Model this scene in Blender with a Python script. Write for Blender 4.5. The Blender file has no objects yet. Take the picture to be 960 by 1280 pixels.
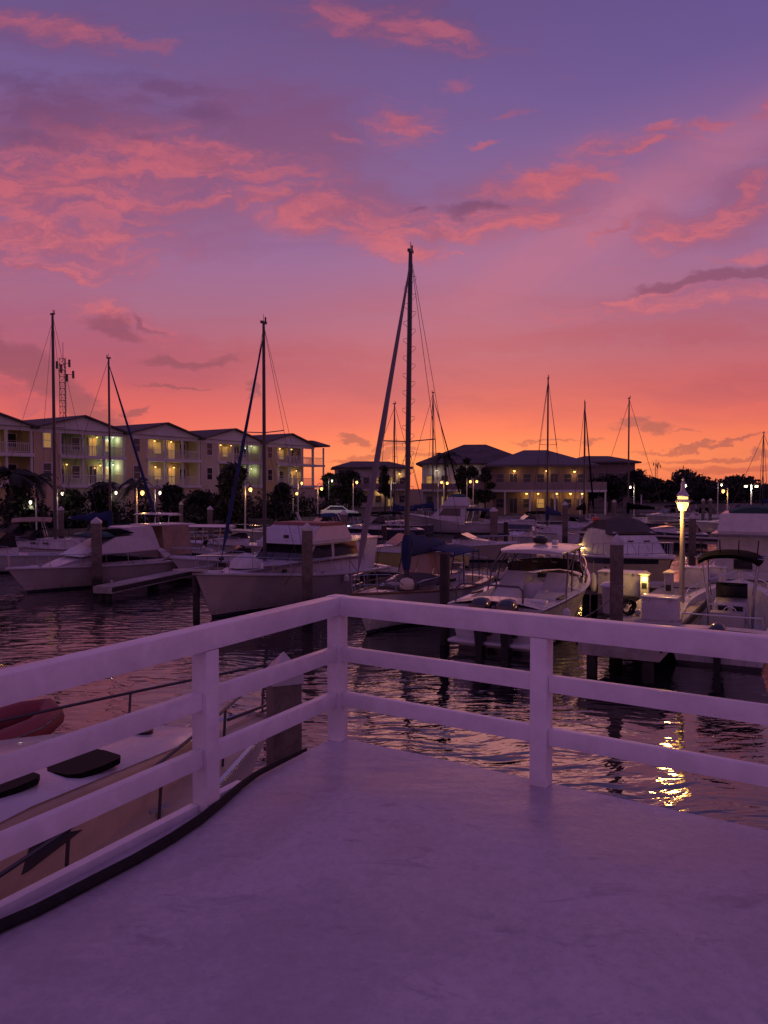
import bpy, bmesh, math, random
import numpy as np
from mathutils import Vector, Matrix
S = bpy.context.scene
R = math.radians
random.seed(7)
# ------------------------------------------------------------------ camera
EYE, F, PITCH = 4.7, 980.0, R(1.753)
cam_d = bpy.data.cameras.new('camera'); cam = bpy.data.objects.new('camera', cam_d)
S.collection.objects.link(cam); S.camera = cam
cam_d.sensor_fit = 'VERTICAL'; cam_d.sensor_height = 24; cam_d.sensor_width = 18
cam_d.lens = F / 1280 * 24
cam_d.clip_start = .05; cam_d.clip_end = 6000
cam.location = (0, 0, EYE); cam.rotation_euler = (R(90) - PITCH, 0, 0)
_f = Vector((0, math.cos(PITCH), -math.sin(PITCH))); _u = Vector((0, math.sin(PITCH), math.cos(PITCH)))
def ray(px, py): return Vector((px - 480, 0, 0)) + _u * (640 - py) + _f * F
def PZ(px, py, z):
    r = ray(px, py); return Vector((0, 0, EYE)) + r * ((z - EYE) / r.z)
def PD(px, py, d):
    r = ray(px, py); return Vector((0, 0, EYE)) + r * (d / r.y)
# ------------------------------------------------------------------ render settings
S.view_settings.view_transform = 'Standard'; S.view_settings.look = 'None'
S.view_settings.gamma = 1; S.view_settings.exposure = 0; S.view_settings.use_curve_mapping = False
S.render.engine = 'CYCLES'
S.cycles.use_denoising = True
S.cycles.max_bounces = 6; S.cycles.diffuse_bounces = 3; S.cycles.glossy_bounces = 4
S.cycles.sample_clamp_indirect = 4
# ------------------------------------------------------------------ node helpers
def lin(c):
    if isinstance(c, (int, float)): c = (c, c, c)
    return tuple(((v / 255) / 12.92 if v / 255 <= .04045 else ((v / 255 + .055) / 1.055) ** 2.4) for v in c)
class NT:
    def __init__(s, nt): s.t = nt; s.n = nt.nodes; s.l = nt.links
    def put(s, v, sock):
        if v is None: return
        if hasattr(v, 'is_output') or isinstance(v, bpy.types.NodeSocket): s.l.new(v, sock)
        else:
            try: sock.default_value = v
            except Exception: sock.default_value = (v, v, v)
    def m(s, op, a, b=None, c=None, clamp=False):
        n = s.n.new('ShaderNodeMath'); n.operation = op; n.use_clamp = clamp
        for i, v in enumerate((a, b, c)): s.put(v, n.inputs[i])
        return n.outputs[0]
    def vm(s, op, a, b=None):
        n = s.n.new('ShaderNodeVectorMath'); n.operation = op
        s.put(a, n.inputs[0]); s.put(b, n.inputs[1])
        return n.outputs['Value'] if op in ('LENGTH', 'DOT_PRODUCT') else n.outputs[0]
    def mr(s, v, a, b, c=0., d=1., smooth=True):
        n = s.n.new('ShaderNodeMapRange'); n.interpolation_type = 'SMOOTHSTEP' if smooth else 'LINEAR'
        s.put(v, n.inputs[0])
        for i, x in enumerate((a, b, c, d)): s.put(x, n.inputs[i + 1])
        return n.outputs[0]
    def ramp(s, v, stops):
        n = s.n.new('ShaderNodeValToRGB'); e = n.color_ramp.elements
        while len(e) < len(stops): e.new(.5)
        for el, (p, c) in zip(e, stops): el.position = p; el.color = (*c, 1)
        s.put(v, n.inputs[0]); return n.outputs[0]
    def mix(s, f, a, b, bt='MIX'):
        n = s.n.new('ShaderNodeMix'); n.data_type = 'RGBA'; n.blend_type = bt
        s.put(f, n.inputs[0])
        for v, k in ((a, 6), (b, 7)):
            if isinstance(v, tuple): v = (*v[:3], 1)
            s.put(v, n.inputs[k])
        return n.outputs[2]
    def noise(s, vec, scale, detail=4, rough=.55, dist=0., kind='Fac'):
        n = s.n.new('ShaderNodeTexNoise'); s.put(vec, n.inputs['Vector'])
        n.inputs['Scale'].default_value = scale; n.inputs['Detail'].default_value = detail
        n.inputs['Roughness'].default_value = rough; n.inputs['Distortion'].default_value = dist
        return n.outputs[kind]
    def mapping(s, vec, loc=(0, 0, 0), rot=(0, 0, 0), sc=(1, 1, 1), typ='POINT'):
        n = s.n.new('ShaderNodeMapping'); n.vector_type = typ; s.put(vec, n.inputs[0])
        n.inputs['Location'].default_value = loc; n.inputs['Rotation'].default_value = rot; n.inputs['Scale'].default_value = sc
        return n.outputs[0]
    def comb(s, x, y, z=0.):
        n = s.n.new('ShaderNodeCombineXYZ')
        for i, v in enumerate((x, y, z)): s.put(v, n.inputs[i])
        return n.outputs[0]
# ------------------------------------------------------------------ sky
SUN_EL, SUN_AZ = R(1.5), R(8)
W = bpy.data.worlds.new('World'); S.world = W; W.use_nodes = True
w = NT(W.node_tree); w.n.clear()
tc = w.n.new('ShaderNodeTexCoord'); G = tc.outputs['Generated']
sx = w.n.new('ShaderNodeSeparateXYZ'); w.l.new(G, sx.inputs[0]); X_, Y_, Z_ = sx.outputs
front = w.ramp(Z_, [(0., lin((226, 112, 84))), (.03, lin((255, 140, 92))), (.06, lin((250, 122, 90))), (.09, lin((230, 103, 94))),
    (.125, lin((200, 92, 101))), (.165, lin((182, 97, 116))), (.21, lin((168, 103, 132))), (.275, lin((155, 105, 148))),
    (.345, lin((136, 99, 148))), (.425, lin((118, 90, 144))), (.50, lin((106, 81, 134))), (.56, lin((98, 74, 124))), (1., lin((88, 66, 120)))])
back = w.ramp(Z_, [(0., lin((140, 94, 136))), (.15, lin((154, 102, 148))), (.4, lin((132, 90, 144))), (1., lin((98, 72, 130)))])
az = w.m('DIVIDE', X_, w.m('MAXIMUM', Y_, .05))                      # tangent of the bearing
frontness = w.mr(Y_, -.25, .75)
# warmth of the glow leans to the right of north, the left is rosier
low = w.mr(Z_, .0, .16, 1., 0.)
base = w.mix(w.m('MULTIPLY', w.mr(az, .05, -.5), w.m('MULTIPLY', low, .75)), front, lin((222, 88, 100)))
base = w.mix(w.m('MULTIPLY', w.mr(az, .1, .5), w.m('MULTIPLY', w.mr(Z_, .02, .12, 1., 0.), .5)), base, lin((206, 98, 84)))
base = w.mix(w.m('MULTIPLY', w.mr(az, -.1, .5), w.m('MULTIPLY', w.mr(Z_, .30, .48), .35)), base, lin((88, 76, 150)))
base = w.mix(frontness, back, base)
# clouds: soft masks by bearing and height, broken up by noise
Yp = w.m('MAXIMUM', Y_, .02)
U = w.m('DIVIDE', X_, Yp); V = w.m('DIVIDE', Z_, Yp)
uv = w.comb(U, V)
wn = w.noise(w.mapping(uv, (1.3, 4.1, 0), sc=(7, 12, 1)), 1., 6, .62, 0, 'Color')
uvw = w.vm('ADD', uv, w.vm('MULTIPLY', w.vm('SUBTRACT', wn, (.5, .5, .5)), (.20, .085, 0)))
def uvp(px, py): return ((px - 480) / F, (612 - py) / F)
def blobs(lst, src=None, soft=1.):
    acc = None
    for px, py, rx, ry, ang, st in lst:
        u, v = uvp(px, py)
        sv = src or uvw
        if acc is not None:      # chain the masks one after another: shader memory holds only a few at a time
            n = w.n.new('ShaderNodeVectorMath'); n.operation = 'MULTIPLY_ADD'; w.l.new(acc, n.inputs[0]); n.inputs[1].default_value = (1e-7,) * 3; w.l.new(sv, n.inputs[2]); sv = n.outputs[0]
        mp = w.mapping(sv, (u, v, 0), (0, 0, R(ang)), (rx / F, ry / F, 1), 'TEXTURE')
        k = w.mr(w.vm('LENGTH', mp), .0, 1.35 * soft, st, 0.)
        acc = k if acc is None else w.m('MAXIMUM', acc, k)
    return acc
n_big = w.noise(w.mapping(uvw, rot=(0, 0, R(-12)), sc=(5, 15, 1)), 1., 9, .62, .2)
n_fine = w.noise(w.mapping(uvw, (3, 1, 0), (0, 0, R(-16)), (16, 52, 1)), 1., 7, .66, .2)
nb = w.mr(n_big, .30, .70, 0., 1., False); nf = w.mr(n_fine, .30, .70, 0., 1., False)
nc = w.m('ADD', w.m('MULTIPLY', nb, .55), w.m('MULTIPLY', nf, .45))
def dens(mask, lo=.42, hi=.95): return w.mr(w.m('ADD', mask, w.m('MULTIPLY', w.m('SUBTRACT', nc, .5), .62)), lo, hi)
veil = blobs([(120, 220, 330, 130, -4, 1.), (330, 180, 260, 90, -6, .75), (60, 320, 200, 60, 0, .9), (450, 270, 190, 50, -8, .8), (70, 50, 190, 45, -6, .6), (480, 45, 190, 55, -8, .6),
    (620, 270, 170, 50, 6, .7), (900, 270, 160, 70, 22, .7), (860, 380, 200, 40, 4, .8), (120, 430, 190, 60, -8, .9), (60, 500, 170, 60, -25, .9)])
pink = blobs([(75, 42, 80, 15, -9, 1.1), (180, 58, 50, 9, -6, .9), (440, 28, 90, 20, -14, .7), (530, 55, 80, 22, -6, .8), (60, 250, 120, 24, 2, 1.1), (215, 200, 110, 24, -10, 1.15), (120, 225, 120, 26, 4, 1.), (300, 190, 90, 18, -10, .7),
    (60, 300, 100, 34, -8, 1.05), (50, 346, 78, 9, -10, 1.15), (150, 300, 60, 16, 10, .9), (200, 262, 130, 12, 2, 1.), (320, 262, 80, 12, 6, 1.05), (400, 280, 60, 14, -18, 1.1), (460, 300, 70, 12, -22, 1.1), (430, 268, 110, 22, -6, .9),
    (500, 166, 34, 22, 0, 1.), (430, 186, 60, 12, -4, .8), (588, 196, 36, 8, 6, .95), (560, 292, 120, 15, 4, 1.15), (640, 285, 60, 12, 12, 1.), (690, 232, 72, 17, 12, 1.15), (630, 155, 45, 7, 6, .8), (815, 168, 24, 11, 30, 1.15), (890, 160, 44, 10, 4, .9),
    (800, 192, 60, 9, 8, .8), (945, 140, 36, 16, 35, .9), (775, 293, 44, 8, 32, .95), (860, 292, 70, 10, 18, .95), (930, 240, 50, 14, 30, 1.05), (800, 378, 130, 8, 6, 1.), (930, 330, 60, 12, 5, .9), (565, 122, 44, 15, 8, .7), (560, 325, 20, 3, 0, .9),
    (25, 480, 70, 20, -20, .8), (30, 520, 60, 14, -10, .9), (135, 400, 70, 12, -14, .7), (480, 594, 90, 7, 0, .9)])
dark = blobs([(100, 160, 210, 42, -2, .62), (190, 110, 170, 26, -10, .55), (30, 190, 110, 30, 0, .72), (595, 262, 74, 12, 4, 1.05), (520, 262, 30, 6, 0, .8), (860, 360, 120, 13, 8, 1.2), (940, 348, 70, 14, 10, 1.1), (200, 180, 60, 12, -8, .7),
    (140, 418, 62, 20, -14, 1.15), (185, 410, 34, 10, -30, .9), (240, 452, 100, 9, 0, 1.05), (25, 455, 110, 36, -26, 1.05), (90, 500, 130, 32, -30, 1.15), (40, 120, 150, 40, -8, .75), (250, 150, 140, 22, -10, .7), (215, 484, 60, 4, -2, .9), (300, 492, 16, 11, -40, 1.1), (176, 517, 26, 8, 6, 1.2),
    (790, 530, 34, 11, 4, 1.3), (822, 538, 34, 10, -4, 1.25), (855, 544, 24, 5, -6, 1.), (757, 557, 24, 7, 0, 1.35), (880, 556, 110, 4, 6, 1.15), (905, 568, 120, 5, 5, 1.15), (920, 584, 150, 9, 3, 1.2), (700, 553, 70, 3, 2, .95),
    (430, 552, 26, 6, -6, 1.2), (480, 556, 30, 6, 4, 1.2), (455, 570, 60, 8, 0, 1.3), (500, 566, 40, 8, 4, 1.2), (540, 574, 60, 5, 0, 1.)])
vd = dens(veil, .08, .75); pk = dens(pink, .26, .95); dk = dens(dark, .28, .92)
ray_ = w.m('MULTIPLY', blobs([(790, 262, 330, 46, 30, .9), (700, 310, 380, 90, 27, .45), (520, 430, 260, 90, 20, .5)], uv, 1.25), w.m('ADD', w.m('MULTIPLY', nb, .30), .40))
c_pink = w.ramp(V, [(0., lin((240, 118, 92))), (.12, lin((214, 92, 96))), (.25, lin((208, 107, 120))), (.40, lin((196, 97, 114))), (.6, lin((170, 90, 118)))])
c_pink = w.mix(w.mr(nf, .15, .8), w.mix(.6, c_pink, lin((140, 78, 112))), c_pink)
c_veil = w.ramp(V, [(0., lin((230, 105, 90))), (.12, lin((186, 86, 102))), (.25, lin((160, 92, 128))), (.40, lin((136, 78, 114))), (.6, lin((108, 68, 112)))])
c_dark = w.ramp(V, [(0., lin((200, 92, 78))), (.055, lin((158, 82, 86))), (.2, lin((140, 72, 98))), (.4, lin((110, 66, 106))), (.6, lin((92, 64, 112)))])
stn = w.noise(w.mapping(uvw, (2, 6, 0), (0, 0, R(-5)), (2.2, 17, 1)), 1., 5, .55, .2)
band = w.m('MULTIPLY', w.mr(Z_, .045, .12), w.mr(Z_, .17, .27, 1., 0.))
base = w.mix(w.m('MULTIPLY', band, w.mr(stn, .38, .66, 0., .60)), base, lin((176, 80, 98)))
base = w.mix(w.m('MULTIPLY', w.mr(Z_, .2, .3), w.mr(stn, .45, .7, 0., .28)), base, lin((126, 80, 126)))
sky = w.mix(ray_, base, lin((204, 112, 128)))
fr = w.mr(Y_, .1, .4)
broad = blobs([(60, 240, 260, 70, -2, 1.), (230, 205, 190, 45, -10, 1.), (60, 320, 170, 46, -4, 1.), (330, 260, 180, 26, -2, .9), (440, 290, 140, 40, -16, 1.), (585, 285, 140, 34, 6, 1.), (690, 232, 100, 28, 12, 1.),
    (80, 45, 130, 26, -9, .9), (480, 48, 150, 34, -9, .85), (500, 168, 60, 34, 0, .9), (880, 280, 150, 30, 24, .9), (800, 185, 120, 22, 12, .7), (40, 500, 130, 50, -25, .8), (850, 385, 180, 18, 5, .9), (150, 405, 110, 26, -12, .7)])
tex = w.mr(w.m('ADD', w.m('MULTIPLY', nf, .62), w.m('MULTIPLY', nb, .38)), .25, .75)
bank = w.m('MULTIPLY', dens(broad, .10, .80), fr)
sky = w.mix(w.m('MULTIPLY', vd, w.m('MULTIPLY', fr, .70)), sky, c_veil)
sky = w.mix(w.m('MULTIPLY', bank, w.m('ADD', w.m('MULTIPLY', tex, .55), .20)), sky, c_pink)
sky = w.mix(w.m('MULTIPLY', pk, w.m('MULTIPLY', fr, .72)), sky, c_pink)
sky = w.mix(w.m('MULTIPLY', dk, w.m('MULTIPLY', fr, .72)), sky, c_dark)
nis = w.n.new('ShaderNodeTexSky'); nis.sky_type = 'NISHITA'; nis.sun_disc = False
nis.sun_elevation = SUN_EL; nis.sun_rotation = SUN_AZ
bg1 = w.n.new('ShaderNodeBackground'); w.l.new(sky, bg1.inputs[0]); bg1.inputs[1].default_value = 1.0
bg2 = w.n.new('ShaderNodeBackground'); w.l.new(nis.outputs[0], bg2.inputs[0]); bg2.inputs[1].default_value = .008
add = w.n.new('ShaderNodeAddShader'); w.l.new(bg1.outputs[0], add.inputs[0]); w.l.new(bg2.outputs[0], add.inputs[1])
wo = w.n.new('ShaderNodeOutputWorld'); w.l.new(add.outputs[0], wo.inputs[0])
sun_d = bpy.data.lights.new('sun', 'SUN'); sun_d.energy = .10; sun_d.angle = R(25); sun_d.color = (1, .42, .30)
sun = bpy.data.objects.new('sun', sun_d); S.collection.objects.link(sun)
sun.rotation_euler = (R(90) - R(7), 0, R(180) - SUN_AZ)      # low after-glow ahead of the camera
# ------------------------------------------------------------------ materials
def mat(name, col, rough=.5, metal=0., nscale=0, namt=.15, bump=0, emit=None, es=0, coat=0, spec=None, alpha=None):
    m = bpy.data.materials.new(name); m.use_nodes = True; t = NT(m.node_tree)
    b = t.n['Principled BSDF']; b.inputs['Roughness'].default_value = rough; b.inputs['Metallic'].default_value = metal
    c = (*col, 1); b.inputs['Base Color'].default_value = c
    if spec is not None: b.inputs['Specular IOR Level'].default_value = spec
    if coat: b.inputs['Coat Weight'].default_value = coat; b.inputs['Coat Roughness'].default_value = .08
    if nscale:
        o = t.n.new('ShaderNodeTexCoord').outputs['Object']
        n = t.noise(o, nscale, 6, .65, .4); n2 = t.noise(o, nscale * .17, 3)
        k = t.m('ADD', t.m('MULTIPLY', n, .5), t.m('MULTIPLY', n2, .5))
        t.l.new(t.mix(t.mr(k, .35, .68), tuple(v * (1 - namt * 1.6) for v in col), tuple(min(1, v * (1 + namt * .5)) for v in col)), b.inputs['Base Color'])
        t.l.new(t.mr(n, .3, .7, max(0, rough - .08), min(1, rough + .1)), b.inputs['Roughness'])
        if bump:
            bn = t.n.new('ShaderNodeBump'); bn.inputs['Distance'].default_value = bump; bn.inputs['Strength'].default_value = .6
            t.l.new(n, bn.inputs['Height']); t.l.new(bn.outputs[0], b.inputs['Normal'])
    if emit: b.inputs['Emission Color'].default_value = (*emit, 1); b.inputs['Emission Strength'].default_value = es
    return m
def hullmat(name, col, rough=.25, bottom=(.02, .02, .03), stripe=None, wl=.10):
    m = mat(name, col, rough, coat=.3, nscale=1.5, namt=.12); t = NT(m.node_tree); b = t.n['Principled BSDF']
    o = t.n.new('ShaderNodeTexCoord').outputs['Object']; s = t.n.new('ShaderNodeSeparateXYZ'); t.l.new(o, s.inputs[0])
    src = b.inputs['Base Color'].links[0].from_socket
    # scum and streaks just above the water, bottom paint below
    st = t.noise(t.mapping(o, sc=(5, 5, .5)), 1., 5, .7)
    src = t.mix(t.m('MULTIPLY', t.mr(s.outputs[2], wl, wl + .45, 1., 0.), t.mr(st, .45, .7, 0., .6)), src, (.16, .12, .08))
    if stripe: src = t.mix(t.m('MULTIPLY', t.m('GREATER_THAN', s.outputs[2], stripe[0]), t.m('LESS_THAN', s.outputs[2], stripe[1])), src, stripe[2])
    c = t.mix(t.m('LESS_THAN', s.outputs[2], wl), src, bottom)
    t.l.new(c, b.inputs['Base Color']); return m
M = dict(
 rail=mat('rail_paint', (.80, .76, .79), .42, nscale=7, namt=.12, bump=.003),
 gel=mat('gelcoat', (.52, .50, .53), .3, nscale=2.5, namt=.10, coat=.2),
 gel2=mat('old_gelcoat', (.42, .40, .40), .4, nscale=2, namt=.16),
 cream=mat('cream_gelcoat', (.64, .56, .42), .3, nscale=3, namt=.12),
 creamd=mat('cream_deck', (.50, .39, .27), .4, nscale=4, namt=.15),
 blackm=mat('smoked_acrylic', (.004, .004, .005), .6, spec=.12),
 glass=mat('tinted_glass', (.012, .012, .015), .06, spec=.7),
 black=mat('black_plastic', (.012, .012, .014), .3),
 cowl=mat('motor_cowl', (.015, .015, .018), .15, coat=.6),
 steel=mat('stainless_steel', (.55, .55, .57), .22, 1.),
 alu=mat('aluminium_mast', (.42, .41, .42), .38, .7, nscale=4, namt=.15),
 darkmast=mat('painted_mast', (.05, .045, .05), .4),
 wire=mat('wire', (.05, .05, .055), .4, .6),
 navy=mat('navy_canvas', (.012, .028, .11), .85, nscale=8, namt=.3, bump=.01),
 teal=mat('green_canvas', (.02, .07, .07), .85, nscale=8, namt=.3, bump=.01),
 brownc=mat('brown_canvas', (.075, .06, .055), .85, nscale=8, namt=.25, bump=.01),
 darksteel=mat('tarnished_steel', (.10, .085, .09), .4, .8),
 blackc=mat('black_canvas', (.004, .004, .005), .9, spec=.05, nscale=8, namt=.2, bump=.01),
 dimtrim=mat('dark_trim', (.26, .22, .21), .85, nscale=1, namt=.15),  # darker trim, so the window frames across the basin stand out less
 redc=mat('red_canvas', (.30, .035, .03), .7, nscale=8, namt=.2, bump=.01),
 whitec=mat('white_canvas', (.6, .58, .58), .8, nscale=6, namt=.15, bump=.01),
 tanc=mat('tan_canvas', (.34, .24, .17), .85, nscale=8, namt=.2, bump=.01),
 teak=mat('teak', (.20, .10, .05), .55, nscale=14, namt=.4),
 pile=mat('concrete_piling', (.16, .13, .105), .85, nscale=7, namt=.35, bump=.01),
 wood=mat('dark_timber', (.045, .035, .03), .85, nscale=10, namt=.4, bump=.01),
 capm=mat('piling_cap', (.50, .48, .48), .45, nscale=6, namt=.15),
 dockm=mat('dock_concrete', (.40, .36, .32), .85, nscale=3, namt=.3, bump=.004),
 rope=mat('rope', (.30, .27, .24), .9, nscale=60, namt=.5),
 orange=mat('orange_float', (.55, .06, .03), .5),
 rubber=mat('black_rubber', (.005, .005, .005), .8, nscale=30, namt=.3),
 lampglow=mat('lamp_glow', (1, .7, .3), .5, emit=(1, .52, .13), es=3.2),
 lampcool=mat('cool_lamp_glow', (1, 1, .9), .5, emit=(1, .80, .50), es=2.6),
 litwin=mat('lit_window', (.6, .4, .12), .3, emit=(1, .60, .16), es=.22),
 curtain=mat('dim_window', (.03, .025, .03), .12),
)
def tide(k, z=.75):
    t = NT(M[k].node_tree); b = t.n['Principled BSDF']; o = t.n.new('ShaderNodeTexCoord').outputs['Object']
    q = t.n.new('ShaderNodeSeparateXYZ'); t.l.new(o, q.inputs[0]); src = b.inputs['Base Color'].links[0].from_socket
    n = t.noise(t.mapping(o, sc=(9, 9, 1.2)), 1., 6, .7)
    lvl = t.m('ADD', q.outputs[2], t.m('MULTIPLY', n, .5))
    c = t.mix(t.mr(lvl, z, z + .35, .92, 0.), src, (.016, .018, .010))
    c = t.mix(t.m('MULTIPLY', t.mr(n, .55, .72), .5), c, (.05, .04, .03)); t.l.new(c, b.inputs['Base Color'])
tide('pile'); tide('wood', .5)
# ------------------------------------------------------------------ mesh helpers
class MB:
    def __init__(s): s.b = bmesh.new()
    def face(s, pts):
        try: return s.b.faces.new([s.b.verts.new(p) for p in pts])
        except ValueError: return None
    def box(s, c, d, rz=0, bev=0, rot=None):
        m = Matrix.Translation(Vector(c)) @ (rot.to_4x4() if rot is not None else Matrix.Rotation(rz, 4, 'Z')) @ Matrix.Diagonal((d[0], d[1], d[2], 1))
        r = bmesh.ops.create_cube(s.b, size=1, matrix=m)
        if bev:
            es = list({e for v in r['verts'] for e in v.link_edges})
            bmesh.ops.bevel(s.b, geom=es, offset=bev, segments=2, profile=.6, affect='EDGES')
        return s
    def bar(s, p0, p1, w, h=None, bev=0):          # rectangular bar between two points, h is vertical
        p0, p1 = Vector(p0), Vector(p1); d = p1 - p0; L = d.length
        x = d.normalized(); up = Vector((0, 0, 1)) if abs(x.z) < .95 else Vector((0, 1, 0))
        y = up.cross(x).normalized(); z = x.cross(y)
        return s.box((p0 + p1) / 2, (L, w, h or w), rot=Matrix((x, y, z)).transposed(), bev=bev)
    def tube(s, pts, r, n=6, close=False, cap=True):
        pts = [Vector(p) for p in pts]; rs = r if isinstance(r, (list, tuple)) else [r] * len(pts)
        rings = []; ref = None
        for i, p in enumerate(pts):
            if close: t = pts[(i + 1) % len(pts)] - pts[i - 1]
            else: t = pts[min(i + 1, len(pts) - 1)] - pts[max(i - 1, 0)]
            if t.length < 1e-7: t = Vector((0, 0, 1))
            t.normalize()
            if ref is None or abs(ref.dot(t)) > .99: ref = Vector((0, 0, 1)) if abs(t.z) < .9 else Vector((1, 0, 0))
            a = (ref - t * ref.dot(t)).normalized(); b = t.cross(a); ref = a
            rings.append([s.b.verts.new(p + (a * math.cos(2 * math.pi * k / n) + b * math.sin(2 * math.pi * k / n)) * rs[i]) for k in range(n)])
        m = len(rings)
        for i in range(m if close else m - 1):
            A, B = rings[i], rings[(i + 1) % m]
            for k in range(n): s.b.faces.new((A[k], A[(k + 1) % n], B[(k + 1) % n], B[k]))
        if cap and not close: s.b.faces.new(rings[0][::-1]); s.b.faces.new(rings[-1])
        return s
    def loft(s, rings, closed=True, cap=True):
        V = [[s.b.verts.new(p) for p in r] for r in rings]; n = len(V[0])
        for A, B in zip(V, V[1:]):
            for k in range(n if closed else n - 1):
                try: s.b.faces.new((A[k], A[(k + 1) % n], B[(k + 1) % n], B[k]))
                except ValueError: pass
        if cap:
            for r in (V[0][::-1], V[-1]):
                try: s.b.faces.new(r)
                except ValueError: pass
        return s
    def lathe(s, prof, c=(0, 0, 0), n=12, ph=0):
        rings = [[(c[0] + r * math.cos(2 * math.pi * k / n + ph), c[1] + r * math.sin(2 * math.pi * k / n + ph), c[2] + z) for k in range(n)] for r, z in prof]
        return s.loft(rings)
    def prism(s, prof, wf, off=0):                  # side profile [(x,z)] given a half width wf(x,z)
        A = [s.b.verts.new((x, wf(x, z) + off, z)) for x, z in prof]; B = [s.b.verts.new((x, -wf(x, z) - off, z)) for x, z in prof]
        n = len(prof)
        for k in range(n): s.b.faces.new((A[k], A[(k + 1) % n], B[(k + 1) % n], B[k]))
        for f in (A, B[::-1]):
            g = s.b.faces.new(f); bmesh.ops.triangulate(s.b, faces=[g])
        return s
    def patch(s, prof, wf, side, t=.03, off=.008):   # thin window laid on a house side
        o = [(x, side * (wf(x, z) + off), z) for x, z in prof]; i = [(x, side * (wf(x, z) - t), z) for x, z in prof]
        return s.loft([i, o])
    def slab(s, poly, z0, z1):
        return s.loft([[(x, y, z0) for x, y in poly], [(x, y, z1) for x, y in poly]])
    def build(s, name, m, parent=None, smooth=35, bevel=0):
        bmesh.ops.remove_doubles(s.b, verts=s.b.verts, dist=1e-5)
        bmesh.ops.recalc_face_normals(s.b, faces=s.b.faces)
        if bevel: bmesh.ops.bevel(s.b, geom=[e for e in s.b.edges if len(e.link_faces) == 2 and e.calc_face_angle() > .9], offset=bevel, segments=2, affect='EDGES')
        me = bpy.data.meshes.new(name); s.b.to_mesh(me); s.b.free()
        me.materials.append(M[m] if isinstance(m, str) else m)
        if smooth:
            me.polygons.foreach_set('use_smooth', [True] * len(me.polygons)); me.set_sharp_from_angle(angle=R(smooth))
        o = bpy.data.objects.new(name, me); S.collection.objects.link(o); o.parent = parent
        return o
def thing(name, label, cat, loc=(0, 0, 0), rz=0, group=None):
    o = bpy.data.objects.new(name, None); S.collection.objects.link(o); o.empty_display_size = .2
    o.location = loc; o.rotation_euler = (0, 0, rz); o['label'] = label; o['category'] = cat
    if group: o['group'] = group
    return o
def tag(o, label, cat, group=None, kind=None):
    o['label'] = label; o['category'] = cat
    if group: o['group'] = group
    if kind: o['kind'] = kind
    return o
def struct(o, kind='structure'): o['kind'] = kind; return o
def dup(root, loc, rz, label, group=None, sc=None):
    r = root.copy(); S.collection.objects.link(r); r.location = loc; r.rotation_euler = (0, 0, rz); r['label'] = label
    if group: r['group'] = group
    if sc: r.scale = sc
    for ch in list(root.children):
        c = ch.copy(); S.collection.objects.link(c); c.parent = r
        for g in ch.children:
            d = g.copy(); S.collection.objects.link(d); d.parent = c
    return r
def light(loc, power, col=(1, .55, .2), r=.08, parent=None):
    l = bpy.data.lights.new('lamp_light', 'POINT'); l.energy = power; l.color = col; l.shadow_soft_size = r; l.specular_factor = .08   # the lantern glass itself is what mirrors
    o = bpy.data.objects.new('lamp_light', l); S.collection.objects.link(o); o.location = loc; o.parent = parent; return o
def ellipse(cx, cy, rx, ry, n=14): return [(cx + rx * math.cos(2 * math.pi * k / n), cy + ry * math.sin(2 * math.pi * k / n)) for k in range(n)]
# ================================================================== the setting
# water: one sheet to the horizon, reaching under everything
mw = bpy.data.materials.new('water'); mw.use_nodes = True; t = NT(mw.node_tree); b = t.n['Principled BSDF']
b.inputs['Base Color'].default_value = (.006, .006, .010, 1); b.inputs['Roughness'].default_value = .02; b.inputs['IOR'].default_value = 2.3
o_ = t.n.new('ShaderNodeTexCoord').outputs['Object']
wp = t.vm('ADD', o_, t.vm('MULTIPLY', t.noise(o_, .35, 2, .5, 0, 'Color'), (1.6, 1.6, 0)))
wa = t.noise(t.mapping(wp, rot=(0, 0, R(24)), sc=(.75, 2.0, 1)), 1.15, 1.5, .45, .3)
wd_ = t.noise(t.mapping(wp, (3, 8, 0), (0, 0, R(-38)), (.7, 2.2, 1)), 1.9, 1., .4, .2)
wb = t.noise(t.mapping(wp, (5, 2, 0), (0, 0, R(-12)), (1., 2.4, 1)), 4.6, 1.5, .5, .3)
wc = t.noise(t.mapping(o_, sc=(1, .6, 1)), .16, 3)
k_ = t.mr(wc, .40, .60, .35, 1.)
hgt = t.m('MULTIPLY', k_, t.m('ADD', t.m('ADD', t.m('MULTIPLY', wa, .050), t.m('MULTIPLY', wd_, .028)), t.m('MULTIPLY', wb, .0065)))
bn = t.n.new('ShaderNodeBump'); bn.inputs['Strength'].default_value = 1; bn.inputs['Distance'].default_value = 1.0
t.l.new(hgt, bn.inputs['Height']); t.l.new(bn.outputs[0], b.inputs['Normal'])
struct(MB().slab([(-900, -400), (900, -400), (900, 2600), (-900, 2600)], -.3, 0).build('water', mw))
# ground beyond the seawall
mg = mat('ground_soil', (.06, .055, .04), .95, nscale=.6, namt=.5)
shore = [(-300, -40), (-62, 30), (-31, 60), (-8, 92), (6, 101), (34, 103), (46, 118), (58, 150), (80, 178), (400, 186)]
struct(MB().slab(shore + [(900, 186), (900, 2600), (-900, 2600), (-900, -40)], -.5, 1.1).build('ground', mg))
sw = MB()
for (x0, y0), (x1, y1) in zip(shore, shore[1:]):
    sw.bar((x0, y0 - .12, .45), (x1, y1 - .12, .45), .3, 1.6)
tag(sw.build('seawall', mat('seawall_concrete', (.2, .18, .16), .9, nscale=1, namt=.4)), 'low concrete seawall along the far shore behind the boats', 'seawall')
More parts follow.
